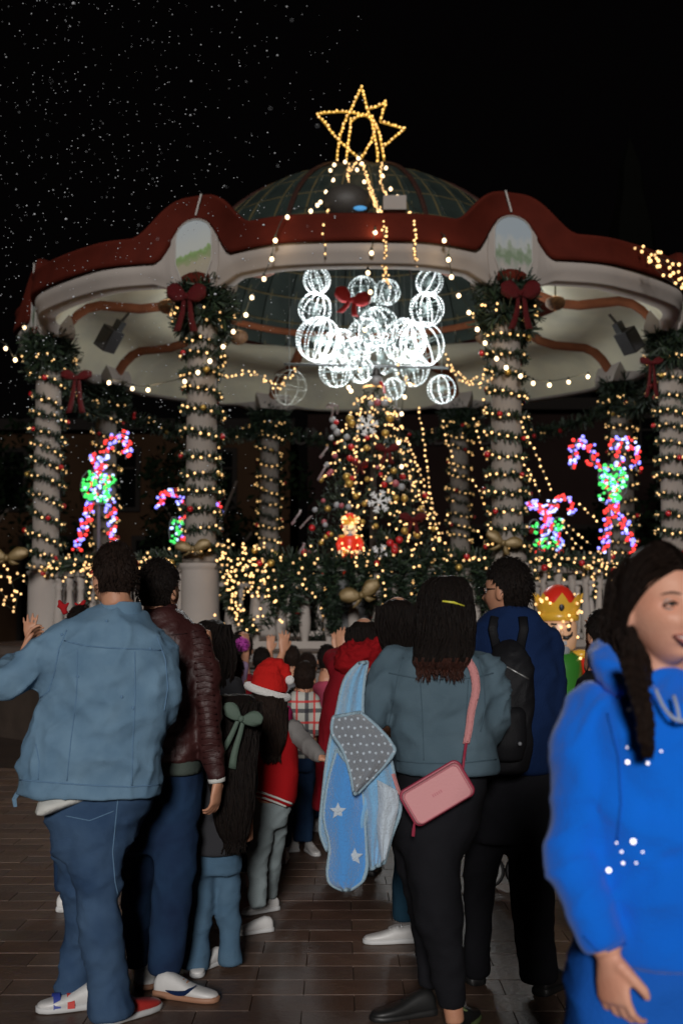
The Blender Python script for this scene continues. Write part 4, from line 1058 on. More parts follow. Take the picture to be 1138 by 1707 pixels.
def add_neck(b, M, base, r=.056):
    b.tube([M @ Vector((0,-.02,-.03)), M @ Vector((0,-.022,-.085)), base + Vector((0,0,.02)), base - Vector((0,0,.06))], [r*M.median_scale*1.0, r*M.median_scale, r*1.05, r*1.3], 16)
def add_hand(b, w_, dr, pn, s=1.0, curl=.35, spread=.10, side=1):
    """w_ wrist, dr towards the fingers, pn palm normal; side +1/-1 puts the thumb"""
    dr = dr.normalized(); pn = (pn - dr*pn.dot(dr)).normalized(); sx = dr.cross(pn)*side
    rings = []
    for t, hw, hh in ((-.02,.026,.020),(.0,.026,.019),(.03,.034,.016),(.06,.041,.014),(.085,.041,.0125),(.095,.036,.010)):
        c = w_ + dr*t*s; rings.append([c + sx*hw*s*math.cos(a)+pn*hh*s*math.sin(a) for a in [2*PI*k/14 for k in range(14)]])
    b.loft(rings)
    for k, (o, L_, r) in enumerate(((-.031,.070,.0082),(-.0105,.079,.0086),(.0105,.075,.0083),(.030,.060,.0073))):
        a = w_ + dr*.085*s + sx*o*s; v = (dr + sx*spread*(o/.03)).normalized(); c = curl*(1+.1*k)
        p = [a - dr*.02*s, a]; ang = 0; cur = a
        for m, f in enumerate((.42,.32,.26)):
            ang += c*(.7 if m == 0 else 1.0); st = v*math.cos(ang) + pn*math.sin(ang); cur = cur + st*L_*f*s; p.append(cur)
        b.tube(p, [r*s*1.05,r*s*1.08,r*s,r*s*.92,r*s*.72], 10)
    a = w_ + dr*.020*s - sx*.026*s; v = (dr*.75 - sx*.62 + pn*.25).normalized()
    b.tube([w_+dr*.008*s-sx*.012*s, a, a+v*.034*s, a+v*.034*s+(v+dr*.5+pn*curl).normalized()*.028*s, a+v*.034*s+(v+dr*.5+pn*curl).normalized()*.028*s+(dr+pn*curl).normalized()*.020*s], [.014*s,.0145*s,.0115*s,.0102*s,.007*s], 10)
def add_nails(*a): pass
def skinbody(b, parent, m, voxel=.0065, smooth=2):
    me = remesh(b, voxel, smooth, 'body'); me.materials.append(m); me.polygons.foreach_set('use_smooth', [True]*len(me.polygons))
    return link('body', me, parent)
def eyes(M, parent, m_skin, iris=(.03,.015,.008)):
    Mw = mat('eye_white', (.50,.47,.45), .35, spec=.2); Mi = mat('dark_iris', iris, .3, spec=.3)
    for s in (-1, 1):
        c = M @ Vector((s*.031,.0755,.002)); R = M.to_3x3().normalized(); k = M.median_scale
        b = MB(); b.ball(c, .0125*k, 16, 12); e = b.build('eye', Mw, parent, smooth=True)
        b = MB(); b.ball(c + R @ Vector((0,.0078*k,0)), .0068*k, 12, 8, (1,.85,1), R); b.build('iris', Mi, e, smooth=True)
        for up in (1, -1):
            pts = [M @ Vector((s*(.031+.016*u), .0865-.0065*abs(u)**2-.002*(1 if up < 0 else 0), .002+up*(.0062 if up > 0 else .0045)*(1-u*u) - .001*u*0)) for u in [-1,-.6,-.2,.2,.6,1]]
            b = MB(); b.tube(pts, [.0014*k,.0030*k,.0036*k,.0036*k,.0030*k,.0014*k], 8); b.build('eyelid', m_skin, parent, smooth=True)
            if up > 0:
                b = MB(); b.tube([p + R @ Vector((0,.0032*k,-.0012*k)) for p in pts], .0022*k, 6); b.build('eyelashes', M_hair, parent)
        b = MB(); b.tube([M @ Vector((s*(.014+.037*u), .0955-.013*u*u-.003*u, .0215+.006*math.sin(PI*u*.8)-.003*u)) for u in [0,.25,.5,.75,1]], [.0016*k,.0032*k,.0030*k,.0022*k,.0008*k], 8, flat=.6); b.build('eyebrow', mat('eyebrow_hair', (.05,.028,.018), .7), parent, smooth=True)
def strands(b, M, shell, n, r, ln, rr, down=.5, zmin=-1):
    """short hair: tapered spikes lying over an ellipsoid shell"""
    for _ in range(n):
        v = Vector((rr.gauss(0,1), rr.gauss(0,1), rr.gauss(.25,1))).normalized()
        p = Vector((v.x*shell[0], v.y*shell[1]-.008, v.z*shell[2]+.006))
        if not okhair(p, zmin): continue
        d = (Vector((v.x*.4+rr.gauss(0,.3), v.y*.4+.1+rr.gauss(0,.3), -down+rr.gauss(0,.25))) + v*.55).normalized()
        L_ = ln*rr.uniform(.6,1.2); b.tube([M @ p, M @ (p+d*L_*.5), M @ (p+(d+Vector((0,0,-.4))).normalized()*L_)], [r, r*.8, r*.15], 4, cap=False)
def okhair(p, zmin):
    if p.y > .035: return p.z > .045 + (p.y-.035)*.45
    if p.y > -.02: return p.z > -.005 + (p.y+.02)*.9
    return p.z > zmin
def short_hair(M, parent, m, seed=1, zmin=-.055, vol=1.0, n=900):
    b = MB(); nu, nv = 40, 28; vs = []; idx = {}
    rr = random.Random(seed)
    for j in range(nv+1):
        for i in range(nu):
            th = PI*j/nv; ph = 2*PI*i/nu; v = Vector((math.sin(th)*math.cos(ph), math.sin(th)*math.sin(ph), math.cos(th)))
            k = 1 + .035*mn.noise(v*4+Vector((seed,0,0)))
            sx, sy, sz = (.083, .102, .129) if v.z > 0 else (.080, .098, .118)
            t = max(0, min(1, (v.z+.5)/.6)); fade = .93+.07*t
            vs.append(Vector((v.x*sx*k*fade*(1+.03*(vol-1)), v.y*sy*k*fade-.006, v.z*sz*k*vol**.5+.003)))
    fs = []
    for j in range(nv):
        for i in range(nu):
            k = (i+1) % nu; q = [j*nu+i, (j+1)*nu+i, (j+1)*nu+k, j*nu+k]
            c = sum((vs[t] for t in q), Vector())/4
            if okhair(c, zmin): fs.append(tuple(q))
    b.add([M @ v for v in vs], fs)
    o = b.build('hair', m, parent, smooth=True)
    b = MB(); strands(b, M, (.081,.100,.126*vol**.5), n, .0018, .017, rr, zmin=zmin); b.build('hair_strands', m, o, kind='stuff')
    return o
def long_hair(parent, m, d, secs, seed=1, locks=70, amp=.006, name='hair', lr=.007, wave=.01, m2=None, split=.6):
    """secs: (y, xl, xr, thickness, shift). shell with strand ridges plus loose locks"""
    b = MB(); torso_mb(b, secs, d, pw=2.0); me = remesh(b, .010, 4, name)
    off = Vector((seed*2.3, 0, seed)); nn = [v.normal.copy() for v in me.vertices]
    for v, n in zip(me.vertices, nn):
        p = v.co; q = Vector((p.x*34, p.y*34, p.z*3.0)) + off
        v.co = p + n*(amp*(mn.noise(q)+.6*mn.noise(Vector((p.x*80, p.y*80, p.z*6))+off)))
    me.materials.append(m); me.polygons.foreach_set('use_smooth', [True]*len(me.polygons)); o = link(name, me, parent)
    rr = random.Random(seed); rings = []
    for s in secs: 
        dd = d+(s[4] if len(s) > 4 else 0); rings.append((P((s[1]+s[2])/2, s[0], dd), (s[2]-s[1])/2/F*dd, s[3]/2))
    b = MB(); b2 = MB()
    for k in range(locks):
        a = rr.uniform(PI*.92, PI*2.08) if rr.random() < .8 else rr.random()*2*PI; i0 = rr.choice([1,1,2]) if len(rings) > 4 else 1; ph = rr.random()*6; ex = rr.uniform(.96,1.06)
        pts = []
        for i, (c, rx, ry) in enumerate(rings[i0:]):
            aa = a + .12*math.sin(ph+i); pts.append(c + Vector((rx*ex*math.cos(aa)+wave*math.sin(ph+i*1.4), ry*ex*math.sin(aa), 0)))
        pts.append(pts[-1] + Vector((rr.gauss(0,.008), rr.gauss(0,.008), -rr.uniform(.01,.05))))
        pts = smoothpath(pts, 3); n = len(pts)
        rad = [lr*rr.uniform(.8,1.2)*(1 if i < n*.7 else max(.08, (n-i)/(n*.3))) for i in range(n)]
        if m2:
            cut = int(n*split); b.tube(pts[:cut+1], rad[:cut+1], 5, cap=False); b2.tube(pts[cut:], rad[cut:], 5, cap=False)
        else: b.tube(pts, rad, 5, cap=False)
    b.build('hair_locks', m, o, smooth=True, kind='stuff')
    if m2: b2.build('dyed_ends', m2, o, smooth=True, kind='stuff')
    return o
def shoe(parent, heel, ang, L_, m_up, m_sole, hgt=.105, extra=None, name='shoe'):
    """heel point on the ground, ang = direction of the toe in the ground plane"""
    fx = Vector((math.cos(ang), math.sin(ang), 0)); sx = Vector((-fx.y, fx.x, 0)); k = L_/.28
    def sec(t, w_, z0, z1, n=18, pw=2.6):
        c = heel + fx*t*L_; out = []
        for i in range(n):
            a = 2*PI*i/n; ca, sa = math.cos(a), math.sin(a)
            x = w_*abs(ca)**(2/pw)*(1 if ca >= 0 else -1); z = (z0+z1)/2 + (z1-z0)/2*abs(sa)**(2/pw)*(1 if sa >= 0 else -1)
            out.append(c + sx*x*k + Vector((0,0,z*k)))
        return out
    up = [(-.01,.020,.02,.06),(.0,.030,.015,.085),(.06,.036,.015,hgt),(.18,.037,.015,hgt+.005),(.30,.038,.015,hgt-.005),(.42,.040,.015,.085),(.55,.044,.015,.068),(.70,.047,.015,.056),(.85,.043,.015,.048),(.95,.032,.015,.042),(.995,.014,.02,.034)]
    so = [(-.03,.022,.0,.03),(-.015,.036,.0,.036),(.08,.041,.0,.036),(.3,.040,.0,.032),(.5,.045,.0,.028),(.7,.050,.0,.028),(.87,.046,.0,.028),(.98,.032,.002,.028),(1.02,.014,.006,.026)]
    b = MB(); b.loft([sec(*s) for s in up]); o = b.build(name, m_up, parent, smooth=True)
    b = MB(); b.loft([sec(*s, pw=4) for s in so]); b.build('sole', m_sole, o, smooth=True)
    b = MB()
    for t in (.30,.37,.44,.51):
        z = (.105-.10*(t-.25))*k*.86; c = heel + fx*t*L_ + Vector((0,0,z+.004*k)); b.tube([c-sx*.022*k-Vector((0,0,.006)), c+Vector((0,0,.004)), c+sx*.022*k-Vector((0,0,.006))], .0035*k, 6)
    b.build('laces', m_sole, o, smooth=True)
    return o
def person(c, label, group=None):
    return empty('person', Vector((c.x, c.y, 0)), label, 'person', group)
M_denimA = cloth('light_washed_denim', (.160,.265,.370), var=(9,.25,(.105,.190,.285)), bump=(350,.5))
M_denimS = cloth('denim_seam', (.115,.205,.32), bump=(350,.4))
M_jeansA = cloth('mid_blue_jeans', (.062,.112,.195), var=(5,.35,(.024,.052,.112)), bump=(350,.5))
M_jeansB = cloth('dark_navy_jeans', (.010,.020,.052), var=(5,.4,(.018,.045,.10)), bump=(350,.5))
M_leather = mat('maroon_leather', (.045,.013,.012), .52, bump=(55,.35), var=(8,.3,(.028,.007,.007)), spec=.35)
M_whitecl = cloth('white_cotton', (.55,.55,.52)); M_charc = cloth('charcoal_knit', (.030,.030,.034)); M_jeansC = cloth('child_light_jeans', (.075,.135,.20), var=(6,.3,(.05,.10,.16)))
M_sage = cloth('sage_green_satin', (.085,.12,.095), rough=.45); M_redcl = cloth('red_varsity_cloth', (.30,.006,.008), bump=(200,.3)); M_greycl = cloth('grey_sweatshirt', (.17,.16,.155)); M_sweat = cloth('pale_grey_sweatpants', (.21,.25,.26))
M_santa = cloth('red_felt_hat', (.42,.012,.010), bump=(90,.5)); M_fluff = cloth('white_fluff', (.62,.60,.58), bump=(120,1.0), sheen=.8)
M_maroon = cloth('maroon_coat', (.19,.006,.012)); M_redfur = cloth('red_fur_hood', (.26,.006,.009), bump=(150,1.0))
M_denimH = cloth('grey_blue_denim', (.105,.155,.190), var=(3.5,.3,(.060,.100,.130)), bump=(350,.5)); M_denimHS = cloth('grey_denim_seam', (.062,.098,.125))
M_blackcl = cloth('black_trousers', (.012,.012,.015), var=(4,.3)); M_navy = cloth('navy_sweater', (.006,.018,.065), var=(6,.2), bump=(180,.5))
M_blue = cloth('bright_blue_fleece', (.004,.175,.86), var=(2.5,.15,(.004,.140,.72)), bump=(160,.25), sheen=.3, rough=.95)
M_blue2 = cloth('blue_fleece_trousers', (.012,.12,.55), var=(3,.15), bump=(160,.3))
M_pinkl = mat('pink_leather', (.60,.27,.28), .5, bump=(140,.10), spec=.3); M_pinkd = mat('dark_pink_piping', (.30,.03,.06), .4); M_strap = cloth('pink_strap', (.60,.26,.26), bump=(200,.8))
M_shoew = mat('white_leather_shoe', (.55,.54,.53), .45, bump=(60,.1)); M_gum = mat('gum_sole', (.30,.15,.09), .6); M_solew = mat('white_rubber', (.5,.5,.5), .6); M_bshoe = mat('black_shoe', (.012,.012,.012), .5)

def stdhead(e, c, yaw, s, neck, m=M_skin, pitch=0, roll=0, hands=(), arms=(), voxel=.0065, hair=None, fine=False, torso=None, face=True, d=5):
    M = head_frame(c, yaw, pitch, roll, s); b = MB(); add_head(b, M, fine); add_neck(b, M, neck)
    # shoulders and chest under the clothes keep the body in one piece
    b.tube([neck, neck-Vector((0,0,.12)), neck-Vector((0,0,.45*s))], [.055, .10*s, .10*s], 12)
    for a in arms: b.tube(a[0], a[1], 12)
    for h in hands: add_hand(b, *h)
    body = skinbody(b, e, m, voxel)
    if face: eyes(M, e, m)
    return M, body
# ---- man in light denim jacket (left)
e = person(P(160,1690,4.62), 'man in a light blue denim jacket and jeans, back turned, at far left')
sh = P(95,1075,4.62)
M, bd = stdhead(e, P(190,964,4.62), .62, 1.0, P(200,1018,4.62), roll=0, arms=[([P(200,1060,4.62), P(100,1078,4.65), P(14,1138,4.62), P(40,1095,4.98)], [.06,.05,.042,.030])], hands=[(P(40,1095,4.98), Vector((.1,.3,.6)), Vector((1,0,0)), 1.0, .5, .1, 1)])
short_hair(M, e, M_hairb, 3, zmin=-.048, vol=1.1, n=1500)
trsA = garment('jeans', M_jeansA, e, 4.66, torso=[(1300,80,262,.30),(1340,76,252,.32),(1375,79,238,.31),(1400,84,226,.29),(1425,90,210,.25)],
    limbs=[[(165,1390,4.60,52),(160,1450,4.58,43),(166,1520,4.58,37),(176,1600,4.60,35),(184,1665,4.62,38),(186,1692,4.62,38)], [(128,1400,4.74,44),(138,1470,4.78,38),(140,1530,4.82,30),(128,1590,4.86,25),(118,1650,4.86,27),(120,1672,4.86,28)]], amp=.012, seed=2, sc=(4,4,5))
tb = bvh(trsA)
seam(tb, [(197,1330),(192,1380),(188,1420),(192,1470),(203,1520)], .0022, M_denimS, 'seam', trsA); seam(tb, [(110,1360),(150,1368),(190,1352)], .0018, M_denimS, 'pocket_seam', trsA)
shA = garment('white_shirt', M_whitecl, e, 4.62, torso=[(1270,80,250,.30),(1322,74,180,.26,0),(1330,70,150,.345,0),(1338,69,128,.345,0),(1350,67,98,.33,0)], amp=.004, seed=5)
jkA = garment('denim_jacket', M_denimA, e, 4.62, torso=[(1012,172,228,.15),(1026,140,245,.20),(1042,108,262,.25),(1065,88,277,.29),(1100,78,288,.32),(1150,66,291,.33),(1190,52,283,.33),(1225,44,275,.33),(1270,37,270,.34),(1322,30,267,.35),(1326,32,264,.33)],
    limbs=[[(112,1072,4.60,40),(70,1102,4.56,38),(24,1132,4.54,34),(-4,1140,4.54,32)], [(-4,1140,4.54,32),(20,1120,4.72,26),(44,1098,4.92,20)], [(255,1080,4.64,38),(268,1150,4.62,34),(262,1190,4.7,28),(235,1140,4.95,20)]], amp=.0135, seed=3, sc=(3.6,3.6,4.4), voxel=.011, smooth=4, tilt=-.02)
tj = bvh(jkA)
for pts, r in (([(108,1068),(140,1076),(180,1080),(225,1082),(268,1084)], .0026), ([(112,1050),(98,1085),(92,1120),(82,1152),(58,1170)], .0026), ([(262,1060),(276,1100),(280,1145),(274,1185)], .0026), ([(34,1300),(80,1304),(150,1309),(215,1312),(266,1308)], .0026),
               ([(130,1084),(128,1160),(118,1240),(112,1302)], .0022), ([(225,1086),(226,1160),(222,1240),(220,1310)], .0022), ([(60,1240),(66,1270),(64,1300)], .002)):
    seam(tj, pts, r, M_denimS, 'seam', jkA)
for x, y in ((104,1058),(178,1036),(222,1180),(130,1128),(250,1082),(203,1162)): 
    h = hit(tj, x, y, .002)
    if h: MB().ball(h, .006, 8, 6, (1,.4,1)).build('rivet', M_denimS, jkA, smooth=True)
b = MB(); cc = P(202,1012,4.62)
rg = [ring(cc+Vector((0,0,z)), rx, ry, 28, 2.1, tilt=-.05) for rx, ry, z in ((.088,.080,-.035),(.080,.073,-.005),(.074,.068,.020),(.070,.062,.022),(.072,.064,-.02))]
b.loft(rg, cap=False); b.build('collar', M_denimA, jkA, smooth=True)
b = MB(); b.tube([P(30,1322,4.6), P(24,1332,4.58), P(26,1345,4.58)], [.012,.010,.008], 6, flat=.5); b.build('hem_tab', M_denimA, jkA)
Mr = mat('red_shoe_panel', (.5,.03,.02), .5); Mb = mat('blue_shoe_panel', (.03,.05,.28), .5)
s_ = shoe(e, Vector((P(182,1690,4.86).x, 4.86, 0)), PI+.32, .27, M_shoew, M_solew)
hp = Vector((P(182,1690,4.86).x, 4.86, 0)); fx = Vector((math.cos(PI+.32), math.sin(PI+.32), 0)); sx = Vector((-fx.y, fx.x, 0))
for t, m_ in ((.55, Mr), (.74, Mb), (.2, Mb)):
    b = MB(); b.loft([[hp + fx*(t+dx)*.27 + sx*.049*math.cos(a)*(1 if t < .7 else .93) + Vector((0,0,.018+(.056 if t < .5 else .05)*math.sin(a)*(1.3 if t < .5 else 1))) for a in [PI*k/10 for k in range(11)]] for dx in (-.05,0,.05)], closed=False, cap=False); b.build('shoe_panel', m_, s_, smooth=True)
s2 = shoe(e, Vector((P(170,1700,4.62).x, 4.62, 0)), .9, .28, mat('red_shoe_leather', (.42,.03,.025), .5), M_solew)
# ---- man in maroon leather jacket
e = person(P(265,1640,5.05), 'man in a maroon leather jacket and dark jeans beside the denim jacket man')
M, bd = stdhead(e, P(266,985,5.05), -.45, .98, P(268,1022,5.05), roll=0, arms=[([P(275,1060,5.05), P(335,1062,5.05), P(350,1170,5.05), P(362,1298,4.98)], [.06,.05,.04,.026])],
    hands=[(P(363,1302,4.98), Vector((-.10,-.02,-1)), Vector((-.9,.4,0)), .98, .42, .08, -1)])
short_hair(M, e, M_hair, 6, zmin=-.058, vol=1.1, n=1500)
garment('jeans', M_jeansB, e, 5.08, torso=[(1250,240,334,.26),(1290,234,337,.28),(1340,222,334,.29),(1390,214,328,.28),(1420,212,324,.24)],
    limbs=[[(292,1390,5.02,40),(290,1450,5.0,36),(284,1530,5.0,32),(276,1600,5.02,29),(271,1622,5.02,27)], [(232,1390,5.14,36),(229,1480,5.16,28),(228,1560,5.18,22),(229,1612,5.18,19)]], amp=.008, seed=8, sc=(4,4,4))
garment('grey_shirt', cloth('grey_green_shirt', (.06,.075,.065)), e, 5.05, torso=[(1250,262,326,.22),(1270,264,335,.27),(1286,264,336,.275),(1289,264,335,.26)], amp=.002, seed=4)
jkB = garment('leather_jacket', M_leather, e, 5.05, torso=[(1010,246,290,.13),(1022,236,304,.18),(1040,228,322,.23),(1065,222,338,.26),(1120,222,342,.29),(1190,232,338,.29),(1240,240,336,.28),(1264,246,336,.28),(1267,247,334,.26)],
    limbs=[[(322,1060,5.03,27),(338,1105,5.0,26),(346,1170,4.99,24),(352,1235,4.98,21),(360,1290,4.98,16),(361,1300,4.98,15)], [(232,1062,5.06,26),(222,1130,5.1,24),(215,1200,5.15,20)]], amp=.0095, seed=12, sc=(5,5,9), voxel=.011, smooth=3)
tj = bvh(jkB)
for k in range(22):      # quilted ribs down the upper sleeve
    y = 1050+10.5*k; cx = 334+ (y-1050)*.098; seam(tj, [(cx-15, y+3), (cx, y), (cx+13, y+4)], .0042, M_leather, 'sleeve_rib', jkB, 4)
seam(tj, [(238,1054),(270,1060),(312,1056)], .002, mat('maroon_seam',(.018,.005,.005),.5), 'seam', jkB); seam(tj, [(292,1060),(296,1150),(292,1262)], .002, mat('maroon_seam',(.018,.005,.005),.5), 'seam', jkB)
cc = P(268,1014,5.05); b = MB(); b.loft([ring(cc+Vector((0,0,z)), rx, ry, 24, 2.1) for rx, ry, z in ((.078,.072,-.03),(.070,.065,.0),(.067,.060,.018),(.062,.056,.016),(.066,.058,-.02))], cap=False); b.build('collar', M_leather, jkB, smooth=True)
b = MB(); b.tube([P(361,1297,4.98), P(362,1304,4.98)], [.036,.034], 14); b.build('white_cuff', M_whitecl, e, smooth=True)
sB = shoe(e, Vector((P(262,1655,4.98).x, 4.98, 0)), -.32, .26, M_shoew, M_gum)
# curved tick mark on the side of the shoe
hp = Vector((P(262,1655,4.98).x, 4.98, 0)); fx = Vector((math.cos(-.32), math.sin(-.32), 0)); sx = Vector((-fx.y, fx.x, 0))
b = MB(); nn_ = 16; up_ = []; lo_ = []
for i in range(nn_+1):
    t = i/nn_; yy = .22+.52*t; zc = .040 + .0 + (.034*max(0,(t-.62)/.38)**1.2) - .006*math.sin(PI*min(1,t/.7)); th = .0022 + .017*math.sin(PI*min(1, t*.95))**.8*(1 if t < .75 else (1-t)/.25)
    wd = (.039+.006*math.sin(PI*yy))*.93*1.03
    up_.append(hp + fx*yy*.26 - sx*(wd+.0015) + Vector((0,0,zc+th*.5))); lo_.append(hp + fx*yy*.26 - sx*(wd+.003) + Vector((0,0,zc-th*.5)))
b.loft([up_, lo_], closed=False, cap=False); b.build('tick_mark', M_navy, sB)
shoe(e, Vector((P(228,1640,5.16).x, 5.30, 0)), -1.35, .26, M_shoew, M_gum)
# ---- small girl with the sage bow
e = person(P(365,1605,5.3), 'small girl with very long dark hair, sage green bow, charcoal top and blue jeans')
M, bd = stdhead(e, P(393,1205,5.3), .25, .90, P(388,1240,5.3), face=False)
garment('jeans', M_jeansC, e, 5.32, torso=[(1390,328,398,.20),(1430,322,402,.21),(1455,320,402,.19)], limbs=[[(341,1430,5.3,21),(336,1500,5.3,19),(330,1560,5.3,21),(324,1612,5.3,25)], [(381,1430,5.34,21),(380,1500,5.34,20),(383,1560,5.34,20),(385,1606,5.34,21)]], amp=.009, seed=14, sc=(5,5,6), voxel=.011)
garment('charcoal_top', M_charc, e, 5.3, torso=[(1232,368,408,.12),(1245,356,418,.17),(1290,346,416,.20),(1350,336,408,.22),(1400,326,402,.24),(1418,321,401,.25),(1421,322,400,.24)], limbs=[[(360,1255,5.3,15),(352,1300,5.28,14),(350,1350,5.22,12)], [(412,1255,5.32,14),(418,1300,5.3,13),(410,1345,5.2,11)]], amp=.006, seed=15, voxel=.011)
long_hair(e, M_hair, 5.27, [(1158,372,418,.12),(1170,362,428,.18),(1200,358,430,.22),(1240,360,424,.20,-.02),(1290,356,420,.17,-.06),(1340,362,416,.14,-.08),(1385,370,408,.10,-.08),(1405,380,402,.05,-.08)], seed=4, locks=110, wave=.015)
bw = bow(P(402,1198,5.10), .085, M_sage, 'x', tails=2.1, tilt=.35, wd=1.25)
for k_ in ('label', 'category'): del bw[k_]
bw.parent = e; bw.matrix_parent_inverse = wm(e).inverted(); bw.name = 'hair_bow'
shoe(e, Vector((P(372,1600,5.5).x, 5.45, 0)), -2.2, .19, M_shoew, M_solew); shoe(e, Vector((P(330,1600,5.36).x, 5.40, 0)), -1.5, .19, M_shoew, M_solew)
# ---- girl with Santa hat
e = person(P(440,1530,6.08), 'girl in a red Santa hat, red varsity jacket with grey sleeves and pale sweatpants')
M, bd = stdhead(e, P(447,1158,6.08), -.3, .92, P(452,1192,6.08), face=False, arms=[([P(460,1220,6.08), P(490,1215,6.1), P(512,1245,6.0), P(534,1262,5.9)], [.05,.04,.035,.022])], hands=[(P(536,1264,5.9), Vector((.8,.3,-.1)), Vector((0,.3,-1)), .8, .6, .08, 1)])
garment('sweatpants', M_sweat, e, 6.1, torso=[(1310,424,488,.20),(1345,416,484,.22),(1375,414,478,.21)], limbs=[[(436,1370,6.06,22),(432,1430,6.02,19),(428,1492,6.0,15),(431,1512,5.98,14)], [(460,1370,6.16,21),(456,1430,6.24,17),(450,1480,6.34,13),(452,1494,6.36,12)]], amp=.008, seed=22, sc=(5,5,7), voxel=.012)
jd = garment('varsity_jacket', M_redcl, e, 6.08, torso=[(1186,438,470,.13),(1196,426,488,.18),(1230,424,496,.21),(1280,424,497,.22),(1316,422,494,.23),(1330,421,490,.23),(1334,423,487,.21)], amp=.006, seed=23, voxel=.011, tilt=-.30)
garment('grey_sleeve', M_greycl, e, 6.05, limbs=[[(486,1212,6.06,17),(503,1234,6.02,16),(520,1250,5.95,15),(534,1261,5.9,11)], [(434,1214,6.1,15),(422,1250,6.2,14),(420,1290,6.3,12)]], amp=.007, seed=24, sc=(8,8,8), voxel=.010)
tj = bvh(jd)
for dy in (0, 8): seam(tj, [(424,1318+dy),(440,1322+dy),(462,1330+dy),(487,1340+dy)], .0055, M_whitecl, 'hem_stripe', jd, 3)
long_hair(e, M_hairb, 6.02, [(1152,424,470,.14),(1162,418,474,.19),(1180,420,476,.20),(1215,424,474,.16,-.04),(1240,432,470,.12,-.06),(1256,440,464,.06,-.06)], seed=9, locks=80)
hb = MB(); c0 = P(447,1158,6.05)
rings = []
for (x, y, r) in ((447,1150,.094),(449,1138,.092),(452,1122,.080),(459,1111,.058),(468,1110,.040),(476,1117,.028),(482,1128,.020)):
    rings.append((P(x, y, 6.05), r))
b = MB(); b.tube([r[0] for r in rings], [r[1] for r in rings], 20); me = remesh(b, .009, 3, 'santa_hat'); folds(me, .006, 3, (14,14,14)); me.materials.append(M_santa); me.polygons.foreach_set('use_smooth', [True]*len(me.polygons))
ht = link('santa_hat', me, e)
b = MB(); n_ = 26; cc = P(446,1153,6.05); b.tube([cc + Vector((.097*math.cos(2*PI*k/n_), .100*math.sin(2*PI*k/n_), -.03*math.cos(2*PI*k/n_))) for k in range(n_+1)], .020, 10, cap=False); b.build('fluffy_trim', M_fluff, ht, smooth=True)
b = MB(); b.ball(P(483,1134,6.03), .023, 12, 10); b.build('pompom', M_fluff, ht, smooth=True)
shoe(e, Vector((P(452,1530,5.95).x, 5.98, 0)), PI+.45, .20, M_shoew, M_solew, .10); shoe(e, Vector((P(462,1505,6.4).x, 6.40, 0)), PI+.6, .20, M_shoew, M_solew, .10)
# ---- child in plaid top
Mp = bpy.data.materials.new('plaid_cloth'); Mp.use_nodes = True; N = Mp.node_tree.nodes; L = Mp.node_tree.links; bs = N['Principled BSDF']; bs.inputs['Roughness'].default_value = .9
tc = N.new('ShaderNodeTexCoord'); sp = N.new('ShaderNodeSeparateXYZ'); L.new(tc.outputs['Object'], sp.inputs[0])
col = None; cur = (.42,.42,.38,1)
prev = None
def line(axis, per, off, wdt, c):
    global prev
    m1 = N.new('ShaderNodeMath'); m1.operation = 'MULTIPLY_ADD'; m1.inputs[1].default_value = 1/per; m1.inputs[2].default_value = off; L.new(sp.outputs[axis], m1.inputs[0])
    m2 = N.new('ShaderNodeMath'); m2.operation = 'FRACT'; L.new(m1.outputs[0], m2.inputs[0])
    m3 = N.new('ShaderNodeMath'); m3.operation = 'LESS_THAN'; m3.inputs[1].default_value = wdt; L.new(m2.outputs[0], m3.inputs[0])
    m4 = N.new('ShaderNodeMath'); m4.operation = 'MULTIPLY'; m4.inputs[1].default_value = .85; L.new(m3.outputs[0], m4.inputs[0])
    k = N.new('ShaderNodeMix'); k.data_type = 'RGBA'; L.new(m4.outputs[0], k.inputs[0]); k.inputs[7].default_value = c
    if prev is None: k.inputs[6].default_value = cur
    else: L.new(prev, k.inputs[6])
    prev = k.outputs[2]
line(0, .11, .1, .22, (.02,.02,.03,1)); line(2, .13, .2, .20, (.02,.02,.03,1)); line(0, .11, .62, .12, (.5,.02,.02,1)); line(2, .13, .72, .11, (.5,.02,.02,1))
L.new(prev, bs.inputs['Base Color'])
e = person(P(505,1410,7.9), 'child in a black, white and red plaid top and dark navy jeans')
M, bd = stdhead(e, P(508,1131,7.9), -.2, .86, P(506,1152,7.9), face=False)
short_hair(M, e, M_hairb, 11, zmin=-.11, vol=1.0, n=500)
garment('plaid_top', Mp, e, 7.9, torso=[(1150,494,518,.12),(1158,482,526,.17),(1185,478,528,.20),(1225,482,526,.21),(1262,484,524,.21)], limbs=[[(484,1164,7.9,9),(478,1195,7.85,9),(482,1225,7.8,8)], [(524,1164,7.9,9),(530,1195,7.85,9),(528,1225,7.8,8)]], amp=.005, seed=31, voxel=.012)
garment('jeans', M_jeansB, e, 7.9, torso=[(1250,486,524,.19),(1285,486,524,.19)], limbs=[[(496,1280,7.9,12),(497,1340,7.9,10),(496,1402,7.9,9)], [(514,1280,7.9,12),(513,1340,7.9,10),(512,1402,7.9,9)]], amp=.005, seed=32, voxel=.012)
shoe(e, Vector((P(496,1405,7.9).x, 7.95, 0)), PI+.4, .19, M_shoew, M_solew); shoe(e, Vector((P(512,1405,7.9).x, 7.95, 0)), -1.2, .19, M_shoew, M_solew)
